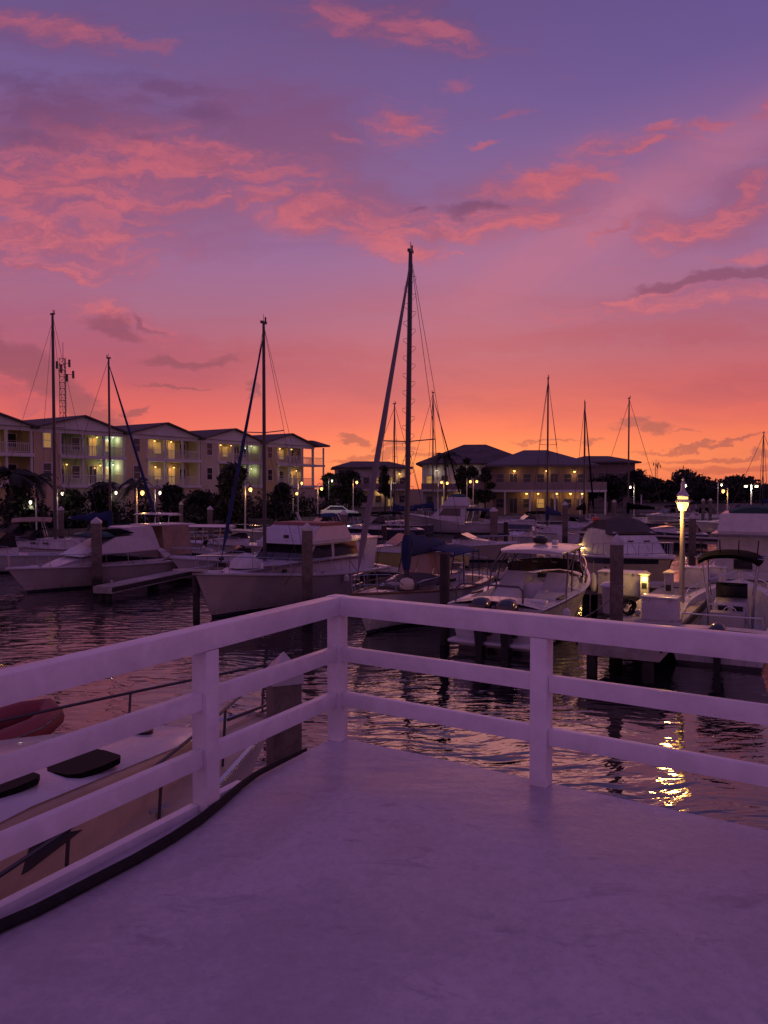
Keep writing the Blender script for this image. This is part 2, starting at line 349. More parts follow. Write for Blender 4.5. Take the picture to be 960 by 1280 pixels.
# ------------------------------------------------------------------ our deck with its white railing
DZ = 3.1
C0 = PZ(422, 924, DZ); L1 = PZ(258, 1011, DZ); R1 = PZ(676, 980, DZ)
uL = (L1 - C0); sL = uL.length; uL.normalize(); uR = (R1 - C0); sR = uR.length; uR.normalize()
nL = Vector((uL.y, -uL.x, 0)); nL = nL if nL.x < 0 else -nL
nR = Vector((uR.y, -uR.x, 0)); nR = nR if nR.y > 0 else -nR
def eL(s, o=0, z=0): return C0 + uL * s + nL * o + Vector((0, 0, z))
def eR(s, o=0, z=0): return C0 + uR * s + nR * o + Vector((0, 0, z))
md = mat('deck_paint', (.50, .45, .50), .55)
t = NT(md.node_tree); b = t.n['Principled BSDF']; o_ = t.n.new('ShaderNodeTexCoord').outputs['Object']
n1 = t.noise(o_, 1.3, 6, .6, .8); n2 = t.noise(o_, 26, 5, .7); n3 = t.noise(t.mapping(o_, rot=(0, 0, .6), sc=(1, 3.5, 1)), 2.6, 5, .65, 1.2)
n4 = t.noise(t.mapping(o_, (7, 3, 0), (0, 0, .9), (1, 2.2, 1)), 3.2, 7, .7, .9)
c = t.mix(t.mr(n1, .35, .65), (.46, .41, .46), (.60, .55, .60))
c = t.mix(t.mr(n3, .56, .74, 0., .5), c, (.58, .53, .56))
c = t.mix(t.mr(n4, .56, .70, 0., .55), c, (.27, .23, .29))
c = t.mix(t.mr(n2, .3, .75, 0., .34), c, (.25, .22, .27))
n5 = t.noise(t.mapping(o_, (2, 9, 0), (0, 0, -.45), (1, 14, 1)), 9, 4, .6, .3)
c = t.mix(t.mr(n5, .60, .78, 0., .22), c, (.66, .61, .65))
n6 = t.noise(o_, 75, 2, .5); c = t.mix(t.mr(n6, .70, .76, 0., .5), c, (.16, .13, .15))
t.l.new(c, b.inputs['Base Color']); t.l.new(t.mr(t.m('ADD', t.m('MULTIPLY', n1, .6), t.m('MULTIPLY', n3, .4)), .35, .65, .30, .62), b.inputs['Roughness'])
bn = t.n.new('ShaderNodeBump'); bn.inputs['Distance'].default_value = .004; bn.inputs['Strength'].default_value = .5
t.l.new(t.m('ADD', n2, t.m('MULTIPLY', n1, 2.)), bn.inputs['Height']); t.l.new(bn.outputs[0], b.inputs['Normal'])
cc = eL(0, .06) + nR * .06
pl, pr = eL(8, .06), eR(8, .06); bk = pl + (pr - cc)
struct(MB().slab([(p.x, p.y) for p in (cc, pl, bk, pr)], DZ - .28, DZ).build('deck', md, bevel=.012))
mt = MB(); mt.bar(eL(.93, .030, .012), eL(sL - .05, .030, .012), .05, .05, bev=.006); mt.bar(eL(sL + .05, .030, .012), eL(8, .030, .012), .05, .05, bev=.006)
tag(mt.build('deck_edge_trim', 'rail'), 'white wooden edge strip along the left side of the deck', 'trim strip')
rl = thing('railing', 'white painted wooden railing with three rails around the deck corner', 'railing', C0)
def rel(p): return Vector(p) - C0
for k, p in enumerate([eL(0), eL(sL), eL(2 * sL), eL(3 * sL), eR(sR), eR(2 * sR), eR(3 * sR)]):
    u = uL if k < 4 else uR
    MB().box(rel(p) + Vector((0, 0, .40)), (.095, .095, .80), rz=math.atan2(u.y, u.x), bev=.005).build('post', 'rail', rl)
for z, h, wd, nm in ((.86, .115, .10, 'top_rail'), (.555, .09, .05, 'middle_rail'), (.27, .09, .05, 'lower_rail')):
    for e, s_ in ((eL, sL), (eR, sR)):
        if nm == 'top_rail':
            a = e(.0, 0, z)
            if e is eR: a = a + nL * 0
            MB().bar(rel(a), rel(e(3.2 * s_, 0, z + (.0 if e is eL else 0))), wd, h, bev=.006).build(nm, 'rail', rl)
        else:
            for q in range(3):
                MB().bar(rel(e(q * s_ + .0485, .0, z)), rel(e((q + 1) * s_ - .0485, .0, z)), wd, h, bev=.005).build(nm, 'rail', rl)
MB().lathe([(.058, .8), (.072, .808), (.072, .914), (.066, .92)], n=4, ph=math.atan2(uR.y, uR.x) + R(45)).build('corner_block', 'rail', rl)
# black hose lying along the deck edge
hp = [(-60, 1192), (0, 1158), (45, 1139), (90, 1117), (130, 1096), (170, 1075), (215, 1049), (250, 1026), (272, 1008), (298, 985), (318, 969), (340, 957), (365, 946), (383, 938)]
hw = [PZ(x, y, DZ + .02) + Vector((random.uniform(-.006, .006), random.uniform(-.006, .006), .004)) for x, y in hp]
tag(MB().tube(hw, [.024] * 8 + [.021, .019, .017, .015, .013, .010], 8).build('garden_hose', 'rubber'), 'black hose lying along the left edge of the deck', 'hose')
# ------------------------------------------------------------------ pilings
def make_piling(top=3.2, a=.33):
    t_ = thing('piling', 'x', 'piling')
    MB().box((0, 0, top / 2 - 1), (a, a, top + 2), bev=a * .1).build('post', 'pile', t_)
    MB().lathe([(a * .76, top - .06), (a * .76, top + .02), (a * .72, top + .05), (.01, top + .24)], n=4, ph=R(45)).build('cap', 'capm', t_)
    return t_
pil0 = make_piling()
pil = [(354, 6.2+1.6, 2.82, 24, 'square concrete piling close behind the deck railing, next to the near white bow', .9),
 (121, 36.3, 3.12, 10, 'concrete piling with pointed white cap standing in front of the white cabin cruiser', 1.25),
 (384, 28.6, 3.2, 30, 'concrete piling standing in front of the trawler side', .95),
 (771, 21.5, 3.2, 14, 'tall concrete piling beside the dock with the trash can', .82),
 (617, 52, 3.2, 30, 'piling in open water behind the boat with twin outboards', 1.1),
 (77, 55, 3.2, 20, 'piling beside the tall mast at the far left', 1.1),
 (227, 68, 3.3, 20, 'slim piling before the dark hedge, left of a shorter thick one', .95),
 (263, 60, 3.1, 20, 'thicker piling above the hard topped boat behind the trawler bow', 1.1),
 (430, 46, 3.2, 20, 'piling rising behind the trawler stern', 1.0),
 (865, 40, 3.2, 20, 'dark weathered piling right of the glowing dock lamp', .8),
 (706, 62, 3.4, 20, 'piling beside the ketch with the blue sail cover in the far row', 1.0),
 (767, 80, 3.3, 20, 'far piling in front of the dark trees', .9),
 (878, 95, 3.2, 20, 'left one of two far pilings in front of the mangroves', .9), (887, 96, 3.2, 20, 'right one of two far pilings in front of the mangroves', .9)]
for i, (px, d, top, rz, lab, sc) in enumerate(pil):
    p = PD(px, 700, d); f = pil0 if i == 0 else None
    if f: f.location = (p.x, p.y, top - 3.2); f.rotation_euler = (0, 0, R(rz)); f['label'] = lab; f['group'] = 'concrete pilings in the marina'; f.scale = (sc, sc, 1)
    else: dup(pil0, (p.x, p.y, top - 3.2), R(rz), lab, None, (sc, sc, 1))
def wpile(px, d, top, r, lab):
    p = PD(px, 700, d)
    o = MB().lathe([(r, -1), (r, top - .03), (r * .85, top)], n=12).build('timber_post', 'wood'); o.location = (p.x, p.y, 0)
    tag(o, lab, 'piling', 'dark timber piles')
wpile(245, 28, 1.75, .13, 'short dark timber pile just left of the trawler bow')
wpile(556, 23.5, 2.75, .15, 'dark timber pile standing before the stern of the sailboat with blue cover')
wpile(480, 50, 2.3, .18, 'dark timber pile left of the blue sail cover')
wpile(632, 53, 2.4, .15, 'dark timber pile next to the piling in open water')
# ------------------------------------------------------------------ docks
gx = Vector((.478, .878, 0)); gy = Vector((-.878, .478, 0)); GA = math.atan2(.878, .478)
def dock(name, label, p0, p1, wd, z=1.0, th=.45):
    p0, p1 = Vector((*p0, 0)), Vector((*p1, 0)); d = p1 - p0; L = d.length
    o = thing(name, label, 'dock', p0, math.atan2(d.y, d.x))
    MB().box((L / 2, 0, z - th / 2), (L, wd, th), bev=.02).build('deck_slab', 'dockm', o)
    f = MB(); f.box((L / 2, wd / 2 + .03, z - .13), (L, .05, .18)); f.box((L / 2, -wd / 2 - .03, z - .13), (L, .05, .18)); f.build('rub_board', 'wood', o)
    n = max(2, int(L / 5))
    for k in range(n + 1):
        for s_ in (-1, 1): MB().lathe([(.14, -1), (.14, z - th)], ((L - .4) * k / n + .2, s_ * (wd / 2 - .3), 0), 8).build('support_pile', 'wood', o)
    for k in range(max(1, int(L / 4))):
        c = MB(); x = 1.2 + k * 4; c.box((x, wd / 2 - .1, z + .05), (.05, .04, .1)); c.bar((x - .12, wd / 2 - .1, z + .11), (x + .12, wd / 2 - .1, z + .11), .03)
        c.build('cleat', 'steel', o)
    return o
wk0 = Vector((17.5, 26.4, 0)); wk1 = Vector((-14.5, 43.7, 0))
dock('walkway_dock', 'long concrete walkway dock running behind the first row of boats', wk0[:2], wk1[:2], 2.0)
fe = Vector((11.3, 29.0, 0))
dock('finger_dock', 'lit concrete dock between the twin outboard boat and the centre console', (5.7, 19.0), fe[:2], 1.95)
dock('finger_dock', 'narrow concrete dock in front of the white cabin cruiser', PZ(128, 733, .6)[:2], PZ(243, 710, .6)[:2], .9, .6, .3)
dock('pier', 'dark pier crossing the far water behind the lamp post', PZ(700, 664, .9)[:2], PZ(905, 673, .9)[:2], 1.6, .9)
dock('pier', 'dark pier behind the second row of boats on the left', (-30, 55), (2, 86), 1.6, .9)
dock('pier', 'dark pier in front of the lit two storey building', (4, 88), (48, 92), 1.6, .9)
# ================================================================== buildings
def bm(name, c, n=.5, a=.12): return mat(name, c, .85, nscale=n, namt=a)
walls = [bm('yellow_stucco', (.50, .40, .18)), bm('green_stucco', (.36, .42, .24)), bm('tan_stucco', (.48, .38, .24)), bm('pale_yellow_stucco', (.52, .43, .24)), bm('cream_stucco', (.48, .42, .32))]
trimm = bm('white_trim', (.58, .56, .55)); roofm = mat('roof_shingle', (.10, .075, .08), .85, nscale=3, namt=.3)
metalroof = mat('metal_roof', (.11, .085, .095), .6, nscale=1, namt=.15)
M['trim'] = trimm; M['roofm'] = roofm
def window(parent, x, z, wd, h, y, lit=False, name='window', door=False, fm='trim'):
    f = MB()
    for a, b_, c_, d_ in ((x - wd / 2 - .05, z + h / 2, .1, h), (x + wd / 2 + .05, z + h / 2, .1, h)): f.box((a, y - .03, b_), (c_, .08, d_ + .2))
    f.box((x, y - .03, z + h + .05), (wd, .08, .1)); f.box((x, y - .03, z - .05), (wd, .08, .1))
    if not door: f.box((x, y - .025, z + h / 2), (wd, .05, .05))
    else: f.box((x, y - .025, z + h / 2), (.05, .05, h))
    o = f.build('door' if door else name, fm, parent, smooth=0)
    MB().box((x, y + .0, z + h / 2), (wd, .03, h)).build('pane', 'litwin' if lit else 'curtain', o, smooth=0)
def wall_lamp(parent, x, y, z, power=18, col=(1, .55, .18), glow='lampglow', r=.11, lp=True):
    o = MB().lathe([(.03, .16), (r, .1), (r, 0)], (x, y, z), 8).build('wall_lamp', 'black', parent)
    MB().lathe([(.02, -r), (r * .8, -r * .6), (r * .9, 0), (r * .5, .02)], (x, y, z - .01), 8).build('bulb', glow, o)
    if lp: light((x, y - .15, z - r - .22), power, col, .1, parent)
# --- the balconied apartment row on the left
row = thing('apartment_building', 'long row of three storey balcony apartments with hipped roofs above the left shore', 'building',
            (-42.9, 72.2, 1.1), math.atan2(38, 25.8))
Wd = 11.5
for k in range(5):
    x0 = k * Wd; wm = walls[k]
    MB().box((x0 + Wd / 2, 8.1, 4.95), (Wd, 11.8, 9.9)).build('wall', wm, row, smooth=0)                      # inner block
    MB().box((x0 + 1.5, 1.1, 4.95), (3.0, 2.196, 9.9)).build('flush_bay', walls[(k + 1) % 5 if k else 0], row, smooth=0)
    MB().box((x0 + 3 + 4.25, 1.1, 1.9), (8.496, 2.19, 3.8)).build('ground_storey', wm, row, smooth=0)
    # roof: ridge at right angles to the front, hipped in front
    e0, e1, pk_, ov = 9.95, 10.25, 11.6, .7
    a, b_, yf, yb = x0 - ov * .3, x0 + Wd + ov * .3, -ov, 15
    mid = x0 + Wd / 2; m_ = MB(); th = .18; e1 = 9.95
    for q in (-1, 1):
        xe = mid + q * (Wd / 2 + .35)
        m_.loft([[(mid, yf, pk_), (xe, yf, e1), (xe, yb, e1), (mid, yb, pk_)], [(mid, yf, pk_ - th), (xe, yf, e1 - th), (xe, yb, e1 - th), (mid, yb, pk_ - th)]])
    m_.build('roof', 'roofm', row, smooth=0)
    MB().loft([[(x0 + .02, y, 9.94), (x0 + Wd - .02, y, 9.94), (mid, y, pk_ - .22)] for y in (-.25, .0)]).build('gable', 'trim', row, smooth=0)
    MB().box((x0 + Wd / 2, .12, 9.72), (Wd - .02, .24, .45)).build('eave_beam', 'trim', row, smooth=0)
    for lv, z in enumerate((4.0, 7.2)):
        MB().box((x0 + 3 + 4.25 - .001, .98, z - .18), (8.49, 2.3, .36)).build('balcony_floor', 'trim', row, smooth=0)
        rg = MB(); n = 40
        rg.box((x0 + 7.25, .08, z + 1.02), (8.4, .07, .07)); rg.box((x0 + 7.25, .08, z + .12), (8.4, .05, .05))
        for q in range(n): rg.box((x0 + 3.1 + q * 8.3 / (n - 1), .08, z + .57), (.045, .03, .86))
        rg.build('balcony_railing', 'trim', row, smooth=0)
        for q, (wx, dd) in enumerate(((4.4, 1), (6.4, 0), (8.6, 1), (10.4, 0))):
            lit = (k, lv, q) in {(0, 1, 1), (1, 1, 3), (1, 0, 3), (2, 1, 1), (2, 0, 1), (2, 0, 2), (2, 1, 2), (3, 1, 1), (3, 1, 0), (4, 1, 1), (4, 0, 2), (4, 0, 3), (1, 1, 2)}
            window(row, x0 + wx, z + (.05 if dd else .7), .95, 2.05 if dd else 1.35, 2.2, lit, door=bool(dd))
        window(row, x0 + 1.5, z + .7, .9, 1.5, .0, (k, lv) == (1, 1))
    for cx in (3.12, 5.85, 8.6, 11.3):
        MB().box((x0 + cx, .12, 6.75), (.22, .22, 5.5)).build('column', 'trim', row, smooth=0)
for k, lx, lv, pw in ((0, 4.6, 1, 26), (0, 7.6, 1, 18), (0, 8.0, 0, 7), (1, 8.9, 1, 20), (1, 9.3, 0, 26), (2, 5.6, 1, 24), (2, 8.2, 1, 22), (2, 5.7, 0, 14), (2, 8.6, 0, 24), (3, 5.2, 1, 22), (3, 7.2, 1, 8), (4, 5.6, 1, 22), (4, 8.2, 1, 12), (4, 4.8, 0, 14), (4, 9.3, 0, 24), (1, 5.0, 0, 5)):
    wall_lamp(row, k * Wd + lx, 1.75, (4.0, 7.2)[lv] + 2.25, pw * .5, r=.12)
for k, lx, lv, pw in ((1, 11.0, 0, 34), (1, 11.0, 1, 30), (2, 3.7, 0, 30), (2, 3.7, 1, 22), (3, 11.0, 0, 24), (3, 11.0, 1, 18), (4, 3.6, 0, 16)):
    wall_lamp(row, k * Wd + lx, 1.7, (4.0, 7.2)[lv] + 2.35, pw * .7, (.75, 1, .9), 'lampcool', .08)
# end gallery of the last module, open to the sky behind
eg = 5 * Wd
MB().box((eg + 1.25, 1.2, 3.82), (2.48, 2.6, .3)).build('balcony_floor', 'trim', row, smooth=0); MB().box((eg + 1.25, 1.2, 7.02), (2.48, 2.6, .3)).build('balcony_floor', 'trim', row, smooth=0)
for cx, cy in ((eg + 2.3, .1), (eg + 2.3, 2.3)): MB().box((cx, cy, 4.9), (.2, .2, 9.8)).build('column', 'trim', row, smooth=0)
rg = MB(); rg.box((eg + 1.3, .08, 8.2), (2.3, .07, .07)); rg.box((eg + 1.3, 2.3, 8.2), (2.3, .07, .07))
for q in range(11): rg.box((eg + .2 + q * .21, .08, 7.7), (.04, .03, .95)); rg.box((eg + .2 + q * .21, 2.3, 7.7), (.04, .03, .95))
rg.build('balcony_railing', 'trim', row, smooth=0)
r_ = MB(); r_.loft([[(eg + .2, -.7, 9.95), (eg + 3.0, -.7, 9.95), (eg + 3.0, 3.2, 9.95), (eg + .2, 3.2, 9.95)], [(eg + .2, -.7, 10.2), (eg + 3.0, -.7, 10.2), (eg + 3.0, 3.2, 10.2), (eg + .2, 3.2, 10.2)], [(eg + .2, .9, 10.9), (eg + 1.0, .9, 10.9), (eg + 1.0, 1.6, 10.9), (eg + .2, 1.6, 10.9)]]); r_.build('roof', 'roofm', row, smooth=0)
# --- hipped buildings across the basin
def hip_roof(mb, a, b_, c_, d_, e, p, ov, rx):
    a -= ov; b_ += ov; c_ -= ov; d_ += ov; m1 = (c_ + d_) / 2
    top = [(a, c_, e), (b_, c_, e), (b_, d_, e), (a, d_, e)]; r0, r1 = (a + rx, m1, p), (b_ - rx, m1, p)
    mb.face([top[0], top[1], r1, r0]); mb.face([top[1], top[2], r1]); mb.face([top[2], top[3], r0, r1]); mb.face([top[3], top[0], r0])
    mb.loft([[(x, y, e - .3) for x, y, z in top], top])
def block(label, px0, px1, d, rz, eave, peak, wm, rm, depth=12, floors=(3.4,), lamps=(), gallery=None, lit=(), nwin=6, rx=5, ov=.8, name='building', pw=26, cool=()):
    c = PD((px0 + px1) / 2, 620, d); wd = (px1 - px0) / F * d - 2 * ov
    t_ = thing(name, label, 'building', (c.x, c.y, 1.1), R(rz))
    MB().box((0, depth / 2, eave / 2), (wd, depth, eave)).build('wall', wm, t_, smooth=0)
    r = MB(); hip_roof(r, -wd / 2, wd / 2, 0, depth, eave + .2, peak, ov, rx); r.build('roof', rm, t_, smooth=0)
    H_ = [.1] + list(floors)
    for i, z in enumerate(H_):
        for q in range(nwin):
            x = -wd / 2 + wd * (q + .5) / nwin
            window(t_, x, z + (.05 if q % 3 == 1 else .8), 1.0, 2.0 if q % 3 == 1 else 1.2, 0, (i, q) in lit, door=q % 3 == 1, fm='dimtrim')
    if gallery:
        z, g0, g1, gd = gallery
        MB().box(((g0 + g1) / 2, -gd / 2, z - .15), (g1 - g0, gd, .3)).build('gallery_floor', 'trim', t_, smooth=0)
        MB().box(((g0 + g1) / 2, -gd + .06, z + .55), (g1 - g0 - .02, .08, 1.05)).build('gallery_parapet', bm('parapet', (.26, .20, .19)), t_, smooth=0)
        n = int((g1 - g0) / 3.4)
        for q in range(n + 1): MB().box((g0 + .15 + q * (g1 - g0 - .3) / n, -gd + .2, z / 2 - .15), (.2, .2, z - .3)).build('gallery_post', 'trim', t_, smooth=0)
    for x, z in lamps: wall_lamp(t_, x * wd / 2, -.5, z, pw, r=.19)
    for x, z in cool: wall_lamp(t_, x * wd / 2, -.5, z, pw * .7, (1, .85, .6), 'lampcool', .17)
    return t_
block('two storey tan building with wide hipped roof, gallery and seven glowing wall lamps', 606, 745, 108, -4, 6.6, 9.1, bm('tan_wall', (.25, .17, .135)), metalroof,
      12, (3.5,), [(-.56, 6.0), (.12, 6.0), (.70, 5.9), (-.30, 2.9), (-.06, 2.9), (.33, 2.9), (.62, 2.9), (.86, 2.9)], (3.35, -8.5, 8.6, 1.9), [(0, 3)], 7, 6, 1.2, pw=15)
block('large pale building with a broad dark hipped roof left of the tan one', 520, 668, 132, -6, 7.6, 11.4, bm('pale_wall', (.50, .46, .44)), roofm,
      18, (3.6,), [(-.80, 4.1), (-.35, 4.0), (-.22, 3.2), (.2, 3.4), (.34, 3.4)], (3.3, -9, 3, 1.8), [(0, 1), (1, 0)], 7, 8, 1., pw=24, cool=[(-.72, 6.6), (-.1, 6.6)])
block('low pale house with flat dark roof between the trees and the big roofed building', 415, 516, 150, 5, 7.4, 8.9, bm('grey_wall', (.45, .42, .40)), roofm,
      12, (3.6,), [(.2, 3.2), (.75, 6.4)], (3.4, -7, 7, 1.6), [(1, 3), (1, 4), (0, 4)], 6, 4, .8, pw=30)
block('dark roofed building half hidden behind trees, right of the tan building', 715, 800, 146, 2, 8.3, 9.8, bm('dusky_wall', (.20, .15, .14)), roofm,
      12, (4.4,), [], (4.4, 1, 6.2, 1.8), [(1, 5)], 6, 4, .9)
# ------------------------------------------------------------------ radio towers
def tower(px, py0, py1, d, lab, wd):
    p0 = PD(px, py0, d); h = PD(px, py1, d).z - 1.1
    t_ = thing('radio_tower', lab, 'tower', (p0.x, p0.y, 1.1)); m_ = MB()
    cs = [(-wd, -wd * .58), (wd, -wd * .58), (0, wd * 1.15)]
    for x, y in cs: m_.tube([(x, y, 0), (x, y, h * .9)], wd * .10, 5)
    n = int(h * .9 / (wd * 1.9))
    for k in range(n):
        z0, z1 = h * .9 * k / n, h * .9 * (k + 1) / n
        for a in range(3):
            A, B = cs[a], cs[(a + 1) % 3]
            m_.tube([(*A, z0), (*B, z1)], wd * .055, 4); m_.tube([(*A, z1), (*B, z1)], wd * .055, 4)
    m_.build('lattice', 'wire', t_)
    MB().tube([(0, 0, h * .88), (0, 0, h)], wd * .08, 5).build('aerial', 'wire', t_)
    a_ = MB()
    for x, y, z in ((-wd * 2, 0, .86), (wd * 2, 0, .87), (0, -wd * 1.6, .83), (wd * 1.2, 0, .78), (wd*3.2, 0, .80)):
        a_.box((x, y, h * z), (wd * .6, wd * .5, wd * 2.4)); a_.bar((0, 0, h * z), (x, y, h * z), wd * .15)
    a_.build('antennas', 'wire', t_)
tower(80, 540, 428, 190, 'tall lattice radio tower with antennas behind the left apartments', .75)
tower(820, 600, 574, 420, 'tiny distant lattice tower above the mangrove treeline on the right', .7)
# ------------------------------------------------------------------ vegetation
mleaf = mat('leaf_dark', (.024, .032, .018), .7, nscale=1.2, namt=.6)
mleaf2 = mat('leaf_mid', (.045, .055, .026), .7, nscale=1.2, namt=.6)
mbark = mat('bark', (.07, .05, .04), .9, nscale=8, namt=.3)
def leaves(name, clumps, n, size, m, parent=None, seed=0, flat=.75):
    rg = np.random.default_rng(seed); cl = np.array(clumps, float); vol = cl[:, 3] * cl[:, 4] * cl[:, 5]
    idx = rg.choice(len(cl), n, p=vol / vol.sum()); v = rg.normal(size=(n, 3)); v /= np.linalg.norm(v, axis=1)[:, None]
    rr = rg.random(n) ** .42; rr += rg.normal(size=n) * .07
    c = cl[idx, :3] + v * rr[:, None] * cl[idx, 3:6]
    c[:, 2] = np.maximum(c[:, 2], .05)
    a = rg.normal(size=(n, 3)); a /= np.linalg.norm(a, axis=1)[:, None]
    b_ = np.cross(a, rg.normal(size=(n, 3))); b_ /= np.linalg.norm(b_, axis=1)[:, None]
    s_ = (size * (.5 + rg.random(n)))[:, None]
    P_ = np.stack([c - a * s_, c + b_ * s_ * .45, c + a * s_, c - b_ * s_ * .45], 1).reshape(-1, 3)
    me = bpy.data.meshes.new(name); me.from_pydata(P_.tolist(), [], np.arange(4 * n).reshape(n, 4).tolist())
    me.materials.append(m); o = bpy.data.objects.new(name, me); S.collection.objects.link(o); o.parent = parent; return o
def tree(px, d, pytop, wpx, label, seed, trunk=True, name='tree', n=2200, leaf=.22, m=None, base=1.1):
    p = PD(px, 620, d); top = PD(px, pytop, d).z - base; wd = wpx / F * d; rg = random.Random(seed)
    t_ = thing(name, label, 'tree' if trunk else 'bush', (p.x, p.y, base))
    cl = []; hs = top * (.35 if trunk else .0)
    for k in range(9 if trunk else 12):
        a = rg.uniform(0, 6.28); r = rg.uniform(.0, .62) * wd / 2; cr = wd * rg.uniform(.17, .27)
        z = rg.uniform(hs, top); q = 1 - .75 * ((z - hs) / (top - hs)) ** 2
        ch = min(cr * .8, top * .3); cl.append((math.cos(a) * r * q, math.sin(a) * r * q, min(z, top - ch), cr, cr, ch))
    cl.append((0, 0, top - wd * .14, wd * .16, wd * .16, wd * .14))
    leaves('crown', cl, n, leaf, m or mleaf, t_, seed)
    tr = MB(); hh = top * .7; tr.tube([(0, 0, -.3), (.1, 0, hh * .5), (0, .1, hh)], [wd * .035 + .06, wd * .025 + .05, .05], 7)
    for c in cl[:6]: tr.tube([(.05, 0, hh * .45), (c[0] * .5, c[1] * .5, (hh * .45 + c[2]) / 2 + .2), c[:3]], [.09, .06, .03], 5)
    tr.build('trunk', mbark, t_)
def palm(px, d, pytop, label, seed, spread=2.2, base=1.1, nf=16):
    p = PD(px, 620, d); h = PD(px, pytop, d).z - base - .4; rg = random.Random(seed)
    t_ = thing('palm_tree', label, 'palm tree', (p.x, p.y, base))
    MB().tube([(0, 0, -.2), (.15, 0, h * .4), (.1, .1, h * .98)], [.2, .15, .12], 8).build('trunk', mbark, t_)
    f = MB()
    for k in range(nf):
        a = k * 2.4 + rg.random() * .5; el = rg.uniform(-.3, 1.1); L = spread * rg.uniform(.8, 1.1); pts = []
        for j in range(8):
            s_ = j / 7; pts.append(Vector((.1 + math.cos(a) * L * s_ * math.cos(el * .6), .1 + math.sin(a) * L * s_ * math.cos(el * .6), h + math.sin(el) * L * s_ - L * .75 * s_ ** 2.2)))
        sd = Vector((-math.sin(a), math.cos(a), 0))
        f.tube(pts, .025, 4)
        for j in range(1, 8):
            for u in (0, .33, .66):
                q = pts[j - 1].lerp(pts[j], u); ll = L * .22 * (1 - abs((j + u) / 7.5 - .5) * 1.2 + .2)
                for s2 in (-1, 1):
                    tip = q + sd * s2 * ll + Vector((math.cos(a), math.sin(a), 0)) * ll * .5 - Vector((0, 0, ll * .55))
                    dq = (pts[j] - pts[j - 1]).normalized() * .07
                    f.face([q - dq, q + dq, tip])
    f.build('crown', mleaf, t_, smooth=0)
leafy = [(25, 63, 590, 75, 'bushy palm-like shrub at the far left shore', 1), (90, 68, 612, 60, 'dark shrub left of the second mast', 2), (130, 70, 606, 55, 'dark shrub behind the boat with the blue boom cover', 3),
 (215, 76, 606, 55, 'low dark shrub below the cool lit stair bay', 5), (250, 72, 612, 60, 'dark shrub above the hard topped boat', 6), (352, 84, 604, 50, 'shrub right of the big round bush', 8)]
for px, d, pt, wp, lab, sd in leafy: tree(px, d, pt, wp, lab, sd, False, 'shrub', 1800, .25)
tree(292, 70, 578, 72, 'big dark round bush in front of the apartments, left of the trawler mast', 7, False, 'shrub', 3600, .22)
palm(44, 64, 590, 'small palm at the left shore near the tall mast', 31, 2.2); palm(168, 72, 598, 'small palm between the shrubs below the lit balcony', 32, 1.9); palm(128, 74, 600, 'small palm behind the second mast', 33, 1.7)
palm(12, 62, 586, 'palm with drooping fronds at the very left edge', 34, 2.3)
tree(436, 104, 588, 52, 'dark spreading tree right of the apartment row', 9, True, n=3000, leaf=.3)
tree(412, 108, 592, 30, 'dark slender tree touching the last apartment balcony', 17, True, n=1800, leaf=.3)
tree(481, 112, 582, 24, 'small round tree in front of the low pale house', 10, True, n=1500, leaf=.25)
tree(583, 104, 572, 34, 'dark tree with ragged crown between the two big buildings', 11, True, n=2200, leaf=.25)
tree(606, 103, 584, 30, 'dark low tree touching the left end of the tan building', 12, True, n=1800, leaf=.25)
palm(556, 105, 566, 'tall thin palm in front of the broad dark roof', 35, 2.4, nf=14)
for k, (px, d, pt, wp) in enumerate([(762, 118, 594, 62), (792, 124, 588, 48), (735, 122, 600, 40)]):
    tree(px, d, pt, wp, ['dark tree right of the tan building', 'dark tree under the small open balcony', 'dark tree behind the end of the gallery'][k], 20 + k, True, n=2600, leaf=.32)
cl = []; rg = random.Random(5)
for k in range(150):
    px = 745 + k * 3.2 + rg.uniform(-4, 4); d = rg.uniform(182, 215); p = PD(px, 610, d)
    top = PD(px, 598 + 6 * math.sin(k * .31) + rg.uniform(-5, 4) + (5 if px > 900 else 0), d).z - 1.1
    for zz in (.25, .6, .85): cl.append((p.x, p.y, top * zz, rg.uniform(2, 3.4), 2.5, top * .22))
o = leaves('mangroves', cl, 26000, .55, mleaf, None, 3); o.location = (0, 0, 1.1)
tag(o, 'dark mangrove treeline along the far right shore', 'mangroves', kind='stuff')
cl = []
for k in range(60):
    s_ = k / 59; x = -56 + 50 * s_; y = 47 + 58 * s_; cl.append((x + rg.uniform(-1, 1), y + rg.uniform(-1, 1), rg.uniform(.6, 1.3), 1.6, 1.6, rg.uniform(1.2, 2.2)))
o = leaves('hedge', cl, 16000, .2, mleaf, None, 4); o.location = (0, 0, 1.1)
tag(o, 'continuous dark hedge along the left shore below the apartments', 'hedge', kind='stuff')
